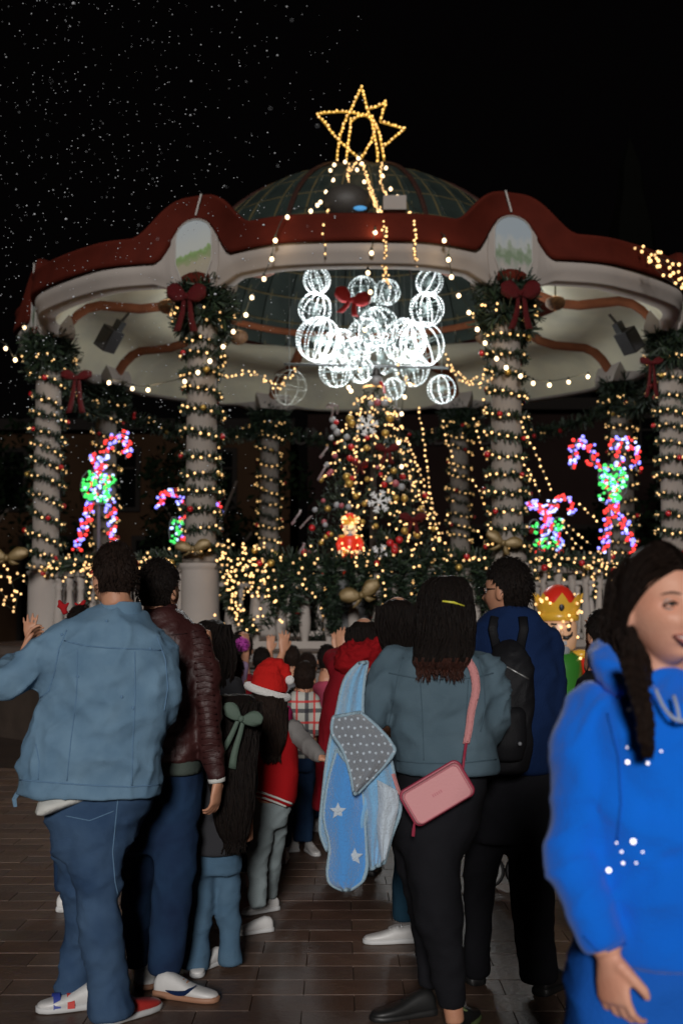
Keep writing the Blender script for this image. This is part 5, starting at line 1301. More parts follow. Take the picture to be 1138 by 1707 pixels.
# ---- small child further in, blue jeans
e = person(P(482,1405,8.3), 'small child in mid blue jeans and white trainers half hidden behind the Santa hat girl')
M, bd = stdhead(e, P(492,1172,8.3), .2, .80, P(492,1195,8.3), face=False); short_hair(M, e, M_hair, 12, zmin=-.10, n=300)
garment('dark_top', M_charc, e, 8.3, torso=[(1195,484,500,.11),(1203,474,510,.15),(1260,472,512,.17),(1310,472,512,.17)], limbs=[[(474,1208,8.3,8),(470,1250,8.3,8)],[(510,1208,8.3,8),(514,1250,8.3,8)]], amp=.004, seed=33, voxel=.013)
garment('jeans', M_jeansA, e, 8.3, torso=[(1300,473,511,.16),(1320,473,511,.16)], limbs=[[(483,1320,8.3,11),(484,1392,8.3,9)],[(502,1320,8.3,11),(501,1392,8.3,9)]], amp=.004, seed=34, voxel=.013)
shoe(e, Vector((P(498,1400,8.2).x, 8.2, 0)), PI+.2, .2, M_shoew, M_solew); shoe(e, Vector((P(505,1400,8.35).x, 8.35, 0)), PI+.6, .2, M_shoew, M_solew)
# ---- woman in maroon coat with red fur hood
e = person(P(580,1440,7.2), 'person in a long maroon coat with bright red furry hood behind the star blanket')
M, bd = stdhead(e, P(606,1062,7.2), .35, .95, P(606,1092,7.2), arms=[([P(590,1130,7.2), P(560,1120,7.25), P(556,1090,7.5), P(566,1084,7.55)], [.06,.045,.035,.026])], hands=[(P(567,1082,7.55), Vector((.05,.1,1)), Vector((.5,1,0)), .9, .2, .15, 1)], face=False)
long_hair(e, M_hair, 7.18, [(1036,590,622,.12),(1046,581,632,.19),(1066,578,636,.20),(1085,584,634,.16)], seed=19, locks=40)
garment('maroon_coat', M_maroon, e, 7.2, torso=[(1090,570,636,.20),(1110,556,648,.27),(1160,540,655,.32),(1220,532,660,.34),(1300,524,664,.36),(1350,520,665,.37)], limbs=[[(566,1116,7.2,20),(556,1100,7.38,17),(562,1090,7.5,14)], [(640,1120,7.2,19),(655,1190,7.2,17)]], amp=.009, seed=41, voxel=.015)
fh = garment('fur_hood', M_redfur, e, 7.14, torso=[(1064,588,630,.16),(1074,570,640,.24),(1092,560,640,.30),(1112,556,634,.26),(1124,566,618,.16)], amp=.016, seed=42, sc=(14,14,14), voxel=.012, smooth=2)
garment('trousers', M_blackcl, e, 7.2, torso=[(1330,545,640,.25),(1350,545,640,.25)], limbs=[[(570,1350,7.2,22),(568,1430,7.2,15)],[(615,1350,7.25,22),(616,1430,7.25,15)]], amp=.004, seed=43, voxel=.016)
shoe(e, Vector((P(568,1430,7.2).x, 7.15, 0)), 1.4, .25, M_bshoe, M_bshoe); shoe(e, Vector((P(616,1430,7.2).x, 7.2, 0)), 1.4, .25, M_bshoe, M_bshoe)
# ---- person with teal trousers behind the denim woman
e = person(P(680,1550,5.85), 'dark haired person in teal trousers and white trainers behind the grey denim jacket woman')
M, bd = stdhead(e, P(662,1035,5.85), .3, .97, P(672,1075,5.85), face=False)
long_hair(e, M_hair, 5.83, [(1000,645,678,.14),(1010,634,690,.20),(1035,630,694,.22),(1065,634,694,.18),(1088,644,692,.12)], seed=29, locks=60)
garment('dark_jacket', M_charc, e, 5.85, torso=[(1078,655,700,.14),(1092,648,730,.20),(1150,650,745,.26),(1260,655,745,.28),(1320,660,740,.28)], amp=.006, seed=51, voxel=.014)
garment('teal_trousers', cloth('teal_cloth', (.014,.045,.075)), e, 5.85, torso=[(1300,660,742,.24),(1350,660,742,.26)], limbs=[[(680,1350,5.8,28),(680,1440,5.76,24),(674,1500,5.75,22),(676,1532,5.75,21)], [(720,1350,5.95,27),(722,1530,5.95,20)]], amp=.006, seed=52)
shoe(e, Vector((P(694,1545,5.78).x, 5.78, 0)), PI+.1, .245, M_shoew, M_solew, .085); shoe(e, Vector((P(730,1545,5.95).x, 5.98, 0)), PI+.3, .25, M_shoew, M_solew)
# ---- woman in grey-blue denim jacket
e = person(P(745,1700,4.52), 'woman in a grey blue denim jacket with long dark hair and a yellow hair clip')
M, bd = stdhead(e, P(742,1012,4.52), .12, .98, P(742,1062,4.52), arms=[([P(735,1110,4.52), P(650,1115,4.52), P(622,1180,4.5), P(612,1150,4.72)], [.06,.05,.04,.028]), ([P(735,1150,4.52), P(725,1300,4.52), P(724,1450,4.5), P(748,1640,4.5), P(756,1688,4.5), P(758,1704,4.5)], [.08,.08,.06,.036,.036,.034])],
   hands=[(P(612,1150,4.72), Vector((.1,.5,.5)), Vector((1,0,0)), .92, .9, .05, 1)])
trH = garment('black_trousers', M_blackcl, e, 4.54, torso=[(1260,668,815,.26),(1300,664,808,.29),(1340,658,804,.31),(1380,652,796,.30),(1420,658,778,.26)],
    limbs=[[(722,1390,4.50,56),(722,1450,4.48,49),(730,1520,4.47,41),(742,1590,4.48,32),(752,1660,4.5,25),(754,1676,4.5,24)], [(700,1400,4.62,48),(712,1480,4.68,40),(722,1560,4.74,32),(722,1640,4.76,26)]], amp=.008, seed=62, sc=(4,4,4))
jkH = garment('denim_jacket', M_denimH, e, 4.52, torso=[(1072,708,776,.15),(1084,672,796,.20),(1098,648,812,.25),(1125,636,824,.29),(1160,640,828,.31),(1200,650,828,.31),(1245,655,826,.31),(1282,658,832,.33),(1288,660,830,.31)],
    limbs=[[(664,1108,4.52,36),(640,1140,4.50,36),(626,1180,4.49,30),(618,1190,4.50,28)], [(618,1190,4.50,28),(612,1172,4.62,24),(610,1155,4.72,19)], [(800,1108,4.52,34),(818,1150,4.50,33),(820,1200,4.50,30),(800,1225,4.6,26),(770,1200,4.80,20)]], amp=.0125, seed=66, sc=(4,4,5), voxel=.011, smooth=4)
tj = bvh(jkH)
for pts, r in (([(648,1122),(690,1130),(740,1133),(790,1130),(822,1122)], .0024), ([(672,1096),(662,1130),(655,1170),(648,1205)], .0024), ([(796,1096),(806,1135),(808,1180),(800,1220)], .0024), ([(662,1268),(700,1272),(760,1273),(826,1266)], .0024), ([(700,1134),(704,1200),(706,1268)], .002), ([(780,1134),(776,1200),(776,1268)], .002)):
    seam(tj, pts, r, M_denimHS, 'seam', jkH)
hH = long_hair(e, M_hair, 4.49, [(960,732,758,.09),(964,722,766,.15),(974,711,774,.20),(990,704,779,.235),(1020,699,784,.25),(1052,698,785,.22,-.02),(1080,697,782,.16,-.07),(1102,695,775,.11,-.10),(1116,700,766,.06,-.10)], seed=39, locks=240, m2=M_hairr, split=.70, lr=.0055, amp=.004)
th = bvh(hH)
for x0, y0, x1, y1, c_ in ((738,1003,768,1011,('yellow_clip', (.62,.58,.06))), (696,1000,708,998,('blue_clip', (.08,.25,.5)))):
    a = hit(th, x0, y0, .012); c_2 = hit(th, x1, y1, .012)
    if a and c_2: b = MB(); b.tube([a, (a+c_2)/2+Vector((0,-.006,.004)), c_2], [.009,.012,.009], 8, flat=.45); b.build('hair_clip', mat(c_[0], c_[1], .35), e, smooth=True, label=c_[0].replace('_', ' '))
shoe(e, Vector((P(758,1712,4.5).x, 4.5, 0)), 1.2, .25, M_bshoe, mat('green_sole', (.12,.16,.06), .6), .06); shoe(e, Vector((P(722,1690,4.76).x, 4.76, 0)), PI+.35, .25, M_bshoe, M_bshoe)
# pink bag: hangs from her shoulder, a thing of its own
bg_ = empty('shoulder_bag', P(728,1322,4.30), 'small pink rectangular bag with dark pink zip hanging at her hip', 'bag')
def rbox(c, w2, h2, t2, R, rad=.02, n=6):
    out = []
    for k in range(4):
        cx = (w2-rad)*(1 if k in (0,3) else -1); cz = (h2-rad)*(1 if k in (0,1) else -1)
        for i in range(n+1):
            a = k*PI/2 + (PI/2)*i/n; out.append((cx+rad*math.cos(a), cz+rad*math.sin(a)))
    rg = []
    for y, s in ((-t2,.90),(-t2*.85,.97),(-t2*.4,1),(t2*.4,1),(t2*.85,.97),(t2,.9)): rg.append([c + R @ Vector((x*(1-(1-s)*.3), y, z*(1-(1-s)*.5))) for x, z in out])
    return rg, [c + R @ Vector((x*1.02, 0, z*1.03)) for x, z in out]
c = P(728,1322,4.30); R = Matrix.Rotation(-.53, 3, 'Y')
rg, rim = rbox(c, .113, .062, .030, R)
b = MB(); b.loft(rg[::-1]); b.build('pouch', M_pinkl, bg_, smooth=False)
b = MB(); b.tube(rim + [rim[0], rim[1]], .0065, 8, cap=False); b.build('zip', M_pinkd, bg_, smooth=True)
b = MB(); b.tube([p + R @ Vector((0,-.031,0)) for p in [c + (q-c)*.92 for q in rim]] + [c + (rim[0]-c)*.92 + R @ Vector((0,-.031,0))], .0022, 6, cap=False); b.build('piping', mat('soft_pink_edge', (.5,.16,.19), .5), bg_)
for k in range(5): 
    b = MB(); b.box(c + R @ Vector((-.016+.008*k,-.0315,.004)), (.0045,.002,.010), R=R); b.build('embossed_mark', mat('soft_pink_edge', (.5,.16,.19), .5), bg_)
b = MB(); b.tube([P(690,1372,4.28), P(689,1384,4.28), P(688,1394,4.28)], [.003,.006,.006], 6); b.build('zip_pull', M_pinkd, bg_)
st = [hit(tj, x, y, .008) for x, y in ((766,1084),(778,1100),(788,1120),(790,1150),(785,1185),(780,1215),(776,1240))]
st = [p for p in st if p] ; st = [st[0] + Vector((0,.10,.02))] + st
b = MB(); rgs = []
for i, p in enumerate(smoothpath(st, 3)): w_ = .0185*(1 - .35*min(1, i/20)); rgs.append([p+Vector((-w_,0,0)), p+Vector((w_,-.002,0)), p+Vector((w_,-.006,0)), p+Vector((-w_,-.004,0))])
b.loft(rgs); b.build('strap', M_strap, bg_, smooth=True)
b = MB(); b.tube([st[-1], P(773,1262,4.32), P(771,1284,4.30)], [.006,.005,.004], 6); b.build('strap_hook', M_pinkd, bg_)
b = MB(); b.tube([P(655,1290,4.36), P(664,1318,4.34), P(676,1342,4.30)], [.009,.009,.006], 8, flat=.3); b.build('rear_strap', M_strap, bg_)
# star blanket over her arm
bl = empty('baby_blanket', P(600,1480,4.35), 'light blue fleece blanket with white stars and grey dotted corner, draped over her left arm', 'blanket')
M_bl1 = cloth('pale_blue_fleece', (.22,.46,.70), var=(9,.2,(.17,.38,.62)), sheen=.6, bump=(140,.8)); M_bl2 = cloth('sky_blue_fleece', (.075,.28,.66), sheen=.6, bump=(140,.8)); M_bl3 = cloth('grey_fleece', (.20,.22,.25), sheen=.5, bump=(140,.8)); M_blw = cloth('white_fleece', (.50,.58,.66), sheen=.5, bump=(140,.8)); M_blt = cloth('blanket_trim', (.30,.42,.50), bump=(160,.8))
def sheet(name, m, left, right, d0, d1, fold=.02, nf=2.5, ph=0, nu=22, trim=True, th=.010):
    """soft sheet between two pixel edges, folds running down it"""
    left = [(v.x, v.y) for v in smoothpath([(x, y, 0) for x, y in left], 5)]; right = [(v.x, v.y) for v in smoothpath([(x, y, 0) for x, y in right], 5)]
    def samp(pl, t):
        f = t*(len(pl)-1); i = min(int(f), len(pl)-2); u = f-i; return (pl[i][0]*(1-u)+pl[i+1][0]*u, pl[i][1]*(1-u)+pl[i+1][1]*u)
    nv = 36; G_ = []
    for j in range(nv+1):
        t = j/nv; a = samp(left, t); c = samp(right, t); row = []
        for i in range(nu+1):
            u = i/nu; x = a[0]*(1-u)+c[0]*u; y = a[1]*(1-u)+c[1]*u
            dd = d0 + (d1-d0)*t + fold*math.sin(nf*2*PI*u + ph + 1.2*t)*(.35+.65*t) - .03*math.sin(PI*u)
            row.append(P(x, y, dd + .006*mn.noise(Vector((u*5, t*7, ph)))))
        G_.append(row)
    W = nu+1; vs = [p for r in G_ for p in r]; k = len(vs); vs += [p + Vector((0,th,0)) for p in vs]
    fs = []
    for j in range(nv):
        for i in range(nu):
            q = (j*W+i, (j+1)*W+i, (j+1)*W+i+1, j*W+i+1); fs.append(q); fs.append(tuple(v+k for v in q[::-1]))
    bd_ = [i for i in range(W)] + [j*W+nu for j in range(1, nv+1)] + [nv*W+i for i in range(nu-1, -1, -1)] + [j*W for j in range(nv-1, 0, -1)]
    for a, c in zip(bd_, bd_[1:]+bd_[:1]): fs.append((a, c, c+k, a+k))
    o = MB().add(vs, fs).build(name, m, bl, smooth=True)
    if trim:
        pts = [vs[i] + Vector((0,th*.5,0)) for i in bd_]; pts.append(pts[0]); MB().tube(pts, .0075, 8, cap=False).build('trim', M_blt, o, smooth=True)
    return o
s1 = sheet('blanket_fold', M_bl1, [(598,1106),(574,1135),(560,1195),(547,1255),(538,1330),(534,1385),(545,1418)], [(612,1104),(606,1140),(604,1190),(612,1230),(622,1290),(612,1350),(604,1400)], 4.44, 4.36, .02, 1.6, .4)
s2 = sheet('lower_fold', M_bl2, [(562,1250),(548,1300),(540,1360),(550,1410),(546,1455),(552,1474),(572,1484)], [(600,1300),(606,1340),(608,1380),(610,1420),(611,1445),(604,1468),(584,1483)], 4.36, 4.30, .014, 1.0, 2.0)
s3 = sheet('right_fold', M_bl1, [(598,1300),(606,1350),(608,1390),(612,1420),(616,1450)], [(650,1262),(660,1310),(667,1350),(652,1395),(640,1438)], 4.36, 4.36, .022, 2.2, 1.0)
s5 = sheet('inner_fold', M_blw, [(628,1300),(630,1340),(628,1380),(634,1440)], [(662,1318),(664,1345),(656,1380),(644,1430)], 4.325, 4.325, .01, 1.4, 2.0, trim=False)
s4 = sheet('grey_corner', M_bl3, [(556,1196),(554,1222),(572,1252),(584,1290),(590,1322)], [(600,1188),(628,1212),(652,1240),(652,1262),(594,1324)], 4.36, 4.29, .010, 1.2, .3)
t3 = bvh(s4)
for i in range(11):
    for j in range(9):
        x = 556+i*10+(5 if j % 2 else 0); y = 1198+j*14+(i % 2)*2
        h = hit(t3, x, y, .001)
        if h and h.y < 4.40: MB().ball(h, .0050, 6, 4, (1,.4,1)).build('dot', M_blw, s4)
def starmesh(t, x, y, s, parent):
    h = hit(t, x, y, .004)
    if not h: return
    vs = [h+Vector((0,-.004,0))] + [h + Vector((math.cos(PI/2+k*PI/5)*s*(1 if k % 2 == 0 else .45), 0, math.sin(PI/2+k*PI/5)*s*(1 if k % 2 == 0 else .45))) for k in range(10)]
    MB().add(vs, [(0, k+1, (k+1) % 10+1) for k in range(10)]).build('star_print', M_blw, parent)
for t_, o_, pts in ((bvh(s2), s2, ((564,1352),(590,1428))), (bvh(s1), s1, ())):
    for x, y in pts: starmesh(t_, x, y, .030, o_)
# ---- man in navy sweater with glasses
e = person(P(848,1640,5.0), 'man in a navy sweater and glasses with a black backpack, looking left')
M, bd = stdhead(e, P(845,985,5.0), .95, 1.0, P(852,1022,5.0), arms=[])
short_hair(M, e, M_hair, 16, zmin=-.06, vol=1.1, n=1300)
Mgl = mat('black_spectacle_frame', (.01,.01,.01), .3)
b = MB(); b.tube([M @ Vector((-.073,-.002,.006)), M @ Vector((-.071,.05,.008)), M @ Vector((-.060,.098,.004))], .0026, 6)
for s in (-1,1):
    b.tube([M @ Vector((s*.033+.024*math.cos(t*PI/8), .106-.006*abs(math.cos(t*PI/8)), .0+.017*math.sin(t*PI/8))) for t in range(17)], .0022, 6, cap=False)
gls = b.build('spectacles', Mgl, e); gls['kind'] = 'stuff'; del gls['kind']
garment('black_trousers', M_blackcl, e, 5.02, torso=[(1265,802,922,.27),(1300,800,924,.29),(1360,792,924,.29),(1400,788,924,.27)], limbs=[[(888,1390,5.0,40),(886,1460,4.98,38),(890,1540,4.98,34),(896,1600,5.0,32),(898,1632,5.0,32)], [(812,1390,5.06,36),(800,1460,5.1,28),(794,1540,5.12,24),(794,1625,5.14,22)]], amp=.007, seed=72, sc=(4,4,4))
jkI = garment('navy_sweater', M_navy, e, 5.0, torso=[(1010,828,876,.14),(1022,808,894,.19),(1038,794,908,.24),(1065,788,922,.28),(1120,790,930,.30),(1190,798,930,.30),(1250,800,926,.30),(1284,802,922,.30),(1287,804,920,.28)], limbs=[[(800,1062,5.0,26),(792,1100,5.0,25),(795,1170,4.98,22)], [(908,1065,5.0,28),(918,1120,4.99,27),(918,1190,4.97,25),(912,1240,5.0,20)]], amp=.008, seed=73, sc=(4,4,5))
cc = P(852,1016,5.0); b = MB(); b.loft([ring(cc+Vector((0,0,z)), rx, ry, 24, 2.1) for rx, ry, z in ((.078,.070,-.03),(.068,.062,-.004),(.063,.057,.006),(.060,.054,-.01))], cap=False); b.build('collar', M_navy, jkI, smooth=True)
shoe(e, Vector((P(898,1640,5.0).x, 4.98, 0)), .9, .28, M_bshoe, M_bshoe); shoe(e, Vector((P(795,1640,5.14).x, 5.12, 0)), 1.9, .28, M_bshoe, M_bshoe)
bp_ = empty('backpack', P(845,1170,4.76), 'black backpack on the back of the man in navy', 'backpack'); M_bp = cloth('black_nylon', (.012,.012,.014), var=(5,.3), rough=.55)
bpo = garment('main_pocket', M_bp, bp_, 4.76, torso=[(1068,838,858,.05,.03),(1078,822,876,.12,.02),(1110,812,886,.18),(1180,806,888,.20),(1250,806,886,.20),(1282,812,880,.17),(1288,822,870,.12)], amp=.008, seed=75, sc=(5,5,5), voxel=.010)
garment('front_pocket', M_bp, bp_, 4.68, torso=[(1178,826,868,.08),(1188,818,876,.12),(1240,816,876,.13),(1268,822,870,.10)], amp=.005, seed=76, voxel=.010)
for xs in (((828,1080),(822,1050),(826,1030)), ((866,1080),(872,1050),(870,1030))):
    tt = bvh(jkI); pts = [hit(tt, x, y, .008) for x, y in xs]; pts = [p for p in pts if p]
    if len(pts) > 1: MB().tube([pts[0]+Vector((0,-.03,0))] + pts, .019, 8, flat=.3).build('shoulder_strap', M_bp, bp_, smooth=True)
seam(bvh(bpo), [(816,1130),(845,1112),(880,1132)], .004, M_metal, 'zip', bp_)
b = MB(); b.ball(P(866,1240,4.60), .008, 8, 6); b.build('zip_pull', M_silver, bp_, smooth=True)
# ---- woman in blue
e = person(P(1090,2300,2.45), 'smiling young woman in a bright blue fleece tracksuit with braided dark hair at right')
d = 2.45; HC = P(1101,1012,d)
M = head_frame(HC, PI+.32, .03, .0, .985)
b = MB(); add_head(b, M, True); add_neck(b, M, P(1100,1135,d+.02), .050)
b.tube([P(1100,1135,d+.02), P(1100,1190,d+.04), P(1100,1500,d+.04)], [.06,.11,.11], 14)
arm = [P(1000,1190,d+.03), P(965,1260,d), P(948,1420,d-.03), P(1003,1560,d-.10), P(1014,1590,d-.11)]
b.tube([P(1100,1180,d+.04)] + arm, [.06,.05,.045,.04,.030,.027], 14)
add_hand(b, P(1014,1590,d-.11), Vector((.10,-.04,-1)), Vector((.75,.60,0)), .95, .48, .07, -1)
skinbody(b, e, M_skinj, .0042, 3)
eyes(M, e, M_skinj)
Ml = mat('lips', (.50,.17,.14), .35); Mt = mat('teeth', (.75,.72,.68), .25)
sm = lambda u, z, y: M @ Vector((u*.030, .1045 - .019*u*u + y, -.066 + z + .0075*abs(u)**1.6))
us = [-1,-.75,-.5,-.25,0,.25,.5,.75,1]
b = MB(); b.tube([sm(u, .0075*(1-u*u*.9), 0) for u in us], [.0012,.0026,.0034,.0038,.0034,.0038,.0034,.0026,.0012], 8); b.build('upper_lip', Ml, e, smooth=True)
b = MB(); b.tube([sm(u, -.0085*(1-u*u*.95), 0) for u in us], [.0012,.003,.0045,.005,.0052,.005,.0045,.003,.0012], 8); b.build('lower_lip', Ml, e, smooth=True)
b = MB(); b.loft([[sm(u, .006*(1-u*u), -.0005) for u in us], [sm(u, -.005*(1-u*u), -.0005) for u in us]], closed=False, cap=False); b.build('teeth', Mt, e, smooth=True)
garment('blue_trousers', M_blue2, e, d+.04, torso=[(1540,960,1250,.30),(1620,948,1258,.34),(1700,944,1262,.34),(1780,944,1262,.32),(1820,946,1258,.28)], limbs=[[(1025,1780,d+.03,78),(1030,1950,d+.03,66),(1035,2150,d+.03,56),(1035,2290,d+.05,50)], [(1180,1780,d+.08,78),(1180,1950,d+.10,66),(1180,2150,d+.12,56),(1180,2290,d+.12,50)]], amp=.008, seed=81, sc=(4,4,5), voxel=.014)
jk = garment('blue_sweatshirt', M_blue, e, d+.03, torso=[(1108,1030,1160,.20,.03),(1130,1000,1190,.24,.02),(1165,975,1225,.28),(1220,958,1240,.31),(1300,952,1250,.33),(1400,955,1250,.34),(1480,962,1252,.34),(1550,972,1250,.35),(1582,980,1248,.34),(1586,984,1244,.32)],
    limbs=[[(1004,1180,d+.02,62),(978,1240,d,58),(966,1320,d-.02,54),(958,1400,d-.04,50),(956,1440,d-.05,46)], [(956,1436,d-.05,48),(972,1500,d-.08,45),(992,1550,d-.10,42),(1004,1582,d-.11,36)], [(1215,1180,d+.04,58),(1240,1400,d+.04,50),(1230,1560,d,42)]], amp=.0125, seed=83, sc=(3.2,3.2,4.2), voxel=.009, smooth=5)
tj = bvh(jk)
# hood lying round the neck
def hoodex(b):
    n = 22; pts = []
    for k in range(n+1):
        a = -PI*.5+.42 - (2*PI-.84)*k/n if False else -PI/2 + .35 + (2*PI-.70)*k/n
        front = max(0, math.cos(a+PI/2))
        pts.append(P(1098,1128,d+.03) + Vector((.108*math.cos(a), .105*math.sin(a), .018 - .075*front**2 + .02*(math.sin(a) > 0))))
    b.tube(pts, [.022 + .020*max(0, math.sin(-PI/2 + .35 + (2*PI-.70)*k/n))+.012 for k in range(n+1)], 12)
hd = garment('hood', M_blue, e, d, extra=hoodex, amp=.007, seed=84, sc=(9,9,9), voxel=.008, smooth=4)
seam(tj, [(1012,1190),(1030,1260),(1034,1340),(1028,1400)], .0022, M_blue2, 'armhole_seam', jk); seam(tj, [(972,1560),(1000,1590),(1040,1572)], .0024, M_blue2, 'cuff_seam', jk)
for x, y in ((1120,1160),(1106,1150)): pass
M_cord = cloth('white_cord', (.42,.48,.62))
h1 = [P(1092,1150,d-.13), P(1105,1178,d-.155), P(1120,1196,d-.17), P(1135,1202,d-.17), P(1150,1200,d-.165)]
MB().tube(smoothpath(h1, 5), .0035, 8).build('drawstring', M_cord, hd, smooth=True)
MB().tube(smoothpath([P(1122,1160,d-.14), P(1128,1180,d-.16), P(1132,1204,d-.175)], 4), .0035, 8).build('drawstring', M_cord, hd, smooth=True)
M_seq = mat('silver_sequin', (.8,.8,.85), .5, metal=1.0)
hv = (Vector((0,-1,0)) + (-sd.normalized())).normalized()
for x, y, r in ((1048,1184,.0075),(1064,1230,.0040),(1046,1270,.0062),(1079,1272,.0048),(1058,1215,.003),(1045,1246,.003),(1100,1252,.003),(1055,1402,.0080),(1036,1420,.0035),(1038,1438,.0042),(1014,1450,.0075),(1060,1438,.003),(1028,1405,.003),(1070,1420,.003),(1018,1690,.004)):
    h = hit(tj, x, y, .003)
    if h is None: continue
    toc = (Vector((0,0,CAMZ))-h).normalized(); nrm = (toc + (-sd.normalized())).normalized(); u, v = basis(nrm)
    ring_ = [h + nrm*.004 + (u*math.cos(k*PI/6)+v*math.sin(k*PI/6))*r*.62 for k in range(12)]
    MB().add(ring_ + [p - nrm*.003 for p in ring_], [tuple(range(12))] + [(k, (k+1) % 12, (k+1) % 12+12, k+12) for k in range(12)]).build('sequin', M_seq, jk)
# her hair: parted cap, side curtain and plait over the shoulder
rr = random.Random(4)
def capshell():
    vs = []; fs = []; nu, nv = 48, 34
    for j in range(nv+1):
        for i in range(nu):
            th_ = PI*j/nv; ph = 2*PI*i/nu; v = Vector((math.sin(th_)*math.cos(ph), math.sin(th_)*math.sin(ph), math.cos(th_)))
            k = 1 + .02*mn.noise(Vector((v.x*9, v.y*9, v.z*2)))
            vs.append(Vector((v.x*.086*k, v.y*.104*k-.008, v.z*.128*k+.002)))
    for j in range(nv):
        for i in range(nu):
            k = (i+1) % nu; q = [j*nu+i, (j+1)*nu+i, (j+1)*nu+k, j*nu+k]; c = sum((vs[t] for t in q), Vector())/4
            # hairline: sweeps from the parting down to the ear on each side
            ok = (c.z > .052 + .30*max(0, c.y-.03) + .4*max(0, .035-abs(c.x))*0) if c.y > .045 else (c.z > -.02 + (c.y+.0)*1.25 if c.y > -.005 else c.z > -.12)
            if ok: fs.append(tuple(q))
    return vs, fs
vs, fs = capshell(); b = MB(); b.add([M @ v for v in vs], fs); hc = b.build('hair', M_hairb, e, smooth=True)
b = MB()
for k in range(260):     # strands combed from the parting to the ears and back
    s = rr.choice([-1,1]); t = rr.random(); yy = .092 - .18*t
    top = Vector((s*.006, yy*.92, .128*math.sqrt(max(.05, 1-(yy/.108)**2))+.006))
    mid = Vector((s*(.058+.018*rr.random()), yy*.75-.014, .075 - .04*rr.random()))
    end = Vector((s*(.082+.004*rr.random()), -.012-.075*t-.01*rr.random(), -.03-.05*rr.random()))
    b.tube([M @ p for p in smoothpath([top, mid, end], 4)], .0026, 4, cap=False)
b.build('hair_strands', M_hairb, hc, smooth=True, kind='stuff')
long_hair(e, M_hairb, d, [(985,1036,1070,.10,.03),(1020,1026,1060,.12,.04),(1060,1022,1058,.13,.04),(1092,1028,1068,.11,.02),(1118,1040,1074,.09,-.02),(1130,1050,1072,.05,-.06)], seed=51, locks=90, name='hair_side', lr=.004, amp=.003)
b = MB(); pl = []
for k in range(9):
    x = 1054 + 3.6*k if k < 6 else 1075; y = 1112 + 15.5*k
    for s in (-1, 1):
        c = P(x + s*(8.6-.4*k), y + (4 if s > 0 else -3), d-.15-.012*min(k,4)); b.ball(c, .0152-.0005*k, 10, 8, (1.0,.8,1.2), Matrix.Rotation(s*.5, 3, 'Y'))
me = remesh(b, .004, 1, 'plait'); me.materials.append(M_hairb); me.polygons.foreach_set('use_smooth', [True]*len(me.polygons)); link('plait', me, e)
b = MB()
for k in range(26):
    x = 1079 + rr.uniform(-9,9); b.tube([P(1080+rr.uniform(-6,6), 1232, d-.19), P(x, 1248, d-.192), P(x+rr.uniform(-3,3), 1262+rr.uniform(-6,5), d-.19)], [.006,.005,.0012], 5)
b.build('plait_tail', M_hairb, e, smooth=True, kind='stuff')
for sx_ in (-1, 1):
    shoe(e, Vector((P(1100+sx_*70,2300,d).x, d+.05, 0)), -PI/2+.5, .25, M_shoew, M_solew)
# ---- others half hidden
def kid(c_head, d, label, top, yaw=0, s=.85, hair=M_hair, hseed=1, arms=(), hands=(), shoulders=.30, long_=False, legs=M_jeansB, extra=None, m=M_skin):
    hx, hy = c_head; e = person(P(hx, 1400, d), label); hp = P(hx, hy, d); k = F/d
    M, bd = stdhead(e, hp, yaw, s, P(hx, hy + .165*s*k, d), face=False, arms=[a[0] for a in arms], hands=hands, m=m)
    if long_: long_hair(e, hair, d-.02, [(hy-.115*s*k, hx-.04*k, hx+.04*k, .10),(hy-.09*s*k, hx-.085*s*k, hx+.085*s*k, .18),(hy, hx-.105*s*k, hx+.105*s*k, .22),(hy+.10*k, hx-.12*s*k, hx+.12*s*k, .20),(hy+.26*k, hx-.10*s*k, hx+.10*s*k, .14)], seed=hseed, locks=90, wave=.02)
    else: short_hair(M, e, hair, hseed, zmin=-.1, n=600)
    sw = shoulders/2*k; y0 = hy + .18*s*k; hipy = P(hx, 0, d); z = hp.z
    def yz(zz): return 853.5 - F*math.tan(math.atan2(zz-CAMZ, d) - PITCH)
    hip = yz(z*.52)
    garment('top', top, e, d, torso=[(y0-.01*k, hx-.05*k, hx+.05*k, .12),(y0+.03*k, hx-sw*.9, hx+sw*.9, .17),(y0+.12*k, hx-sw, hx+sw, .21),(hip, hx-sw*.95, hx+sw*.95, .23)], limbs=[a[1] for a in arms if a[1]], amp=.006, seed=hseed+3, voxel=.013)
    garment('trousers', legs, e, d, torso=[(hip-.06*k, hx-sw*.85, hx+sw*.85, .20),(hip+.06*k, hx-sw*.85, hx+sw*.85, .20)], limbs=[[(hx+q*sw*.45, hip+.04*k, d, .085*k),(hx+q*sw*.5, yz(.10), d, .055*k)] for q in (-1,1)], amp=.004, seed=hseed+5, voxel=.016)
    for q in (-1,1): shoe(e, Vector((P(hx+q*sw*.5, 1400, d).x, d-.05, 0)), PI/2, .22, M_shoew, M_solew)
    return e, M
kid((352,1068), 6.5, 'woman with thick curly black hair standing right of the leather jacket man', M_charc, .2, .95, M_hair, 61, long_=True, shoulders=.36)
lav = cloth('lavender_top', (.38,.27,.42))
e, M = kid((384,1118), 6.9, 'girl in a lavender top raising a small pink pompom above the crowd', lav, .1, .85, M_hair, 62, long_=False, shoulders=.28,
   arms=[(([P(398,1160,6.9), P(404,1120,6.95), P(410,1088,7.0)], [.04,.032,.022]), [(392,1155,6.9,12),(401,1130,6.93,11),(407,1104,6.97,9)])], hands=[(P(411,1084,7.0), Vector((-.05,.1,1)), Vector((-.6,.4,0)), .8, .5, .1, 1)])
b = MB(); rr = random.Random(3); c = P(404,1074,6.95); b.ball(c, .028, 12, 8)
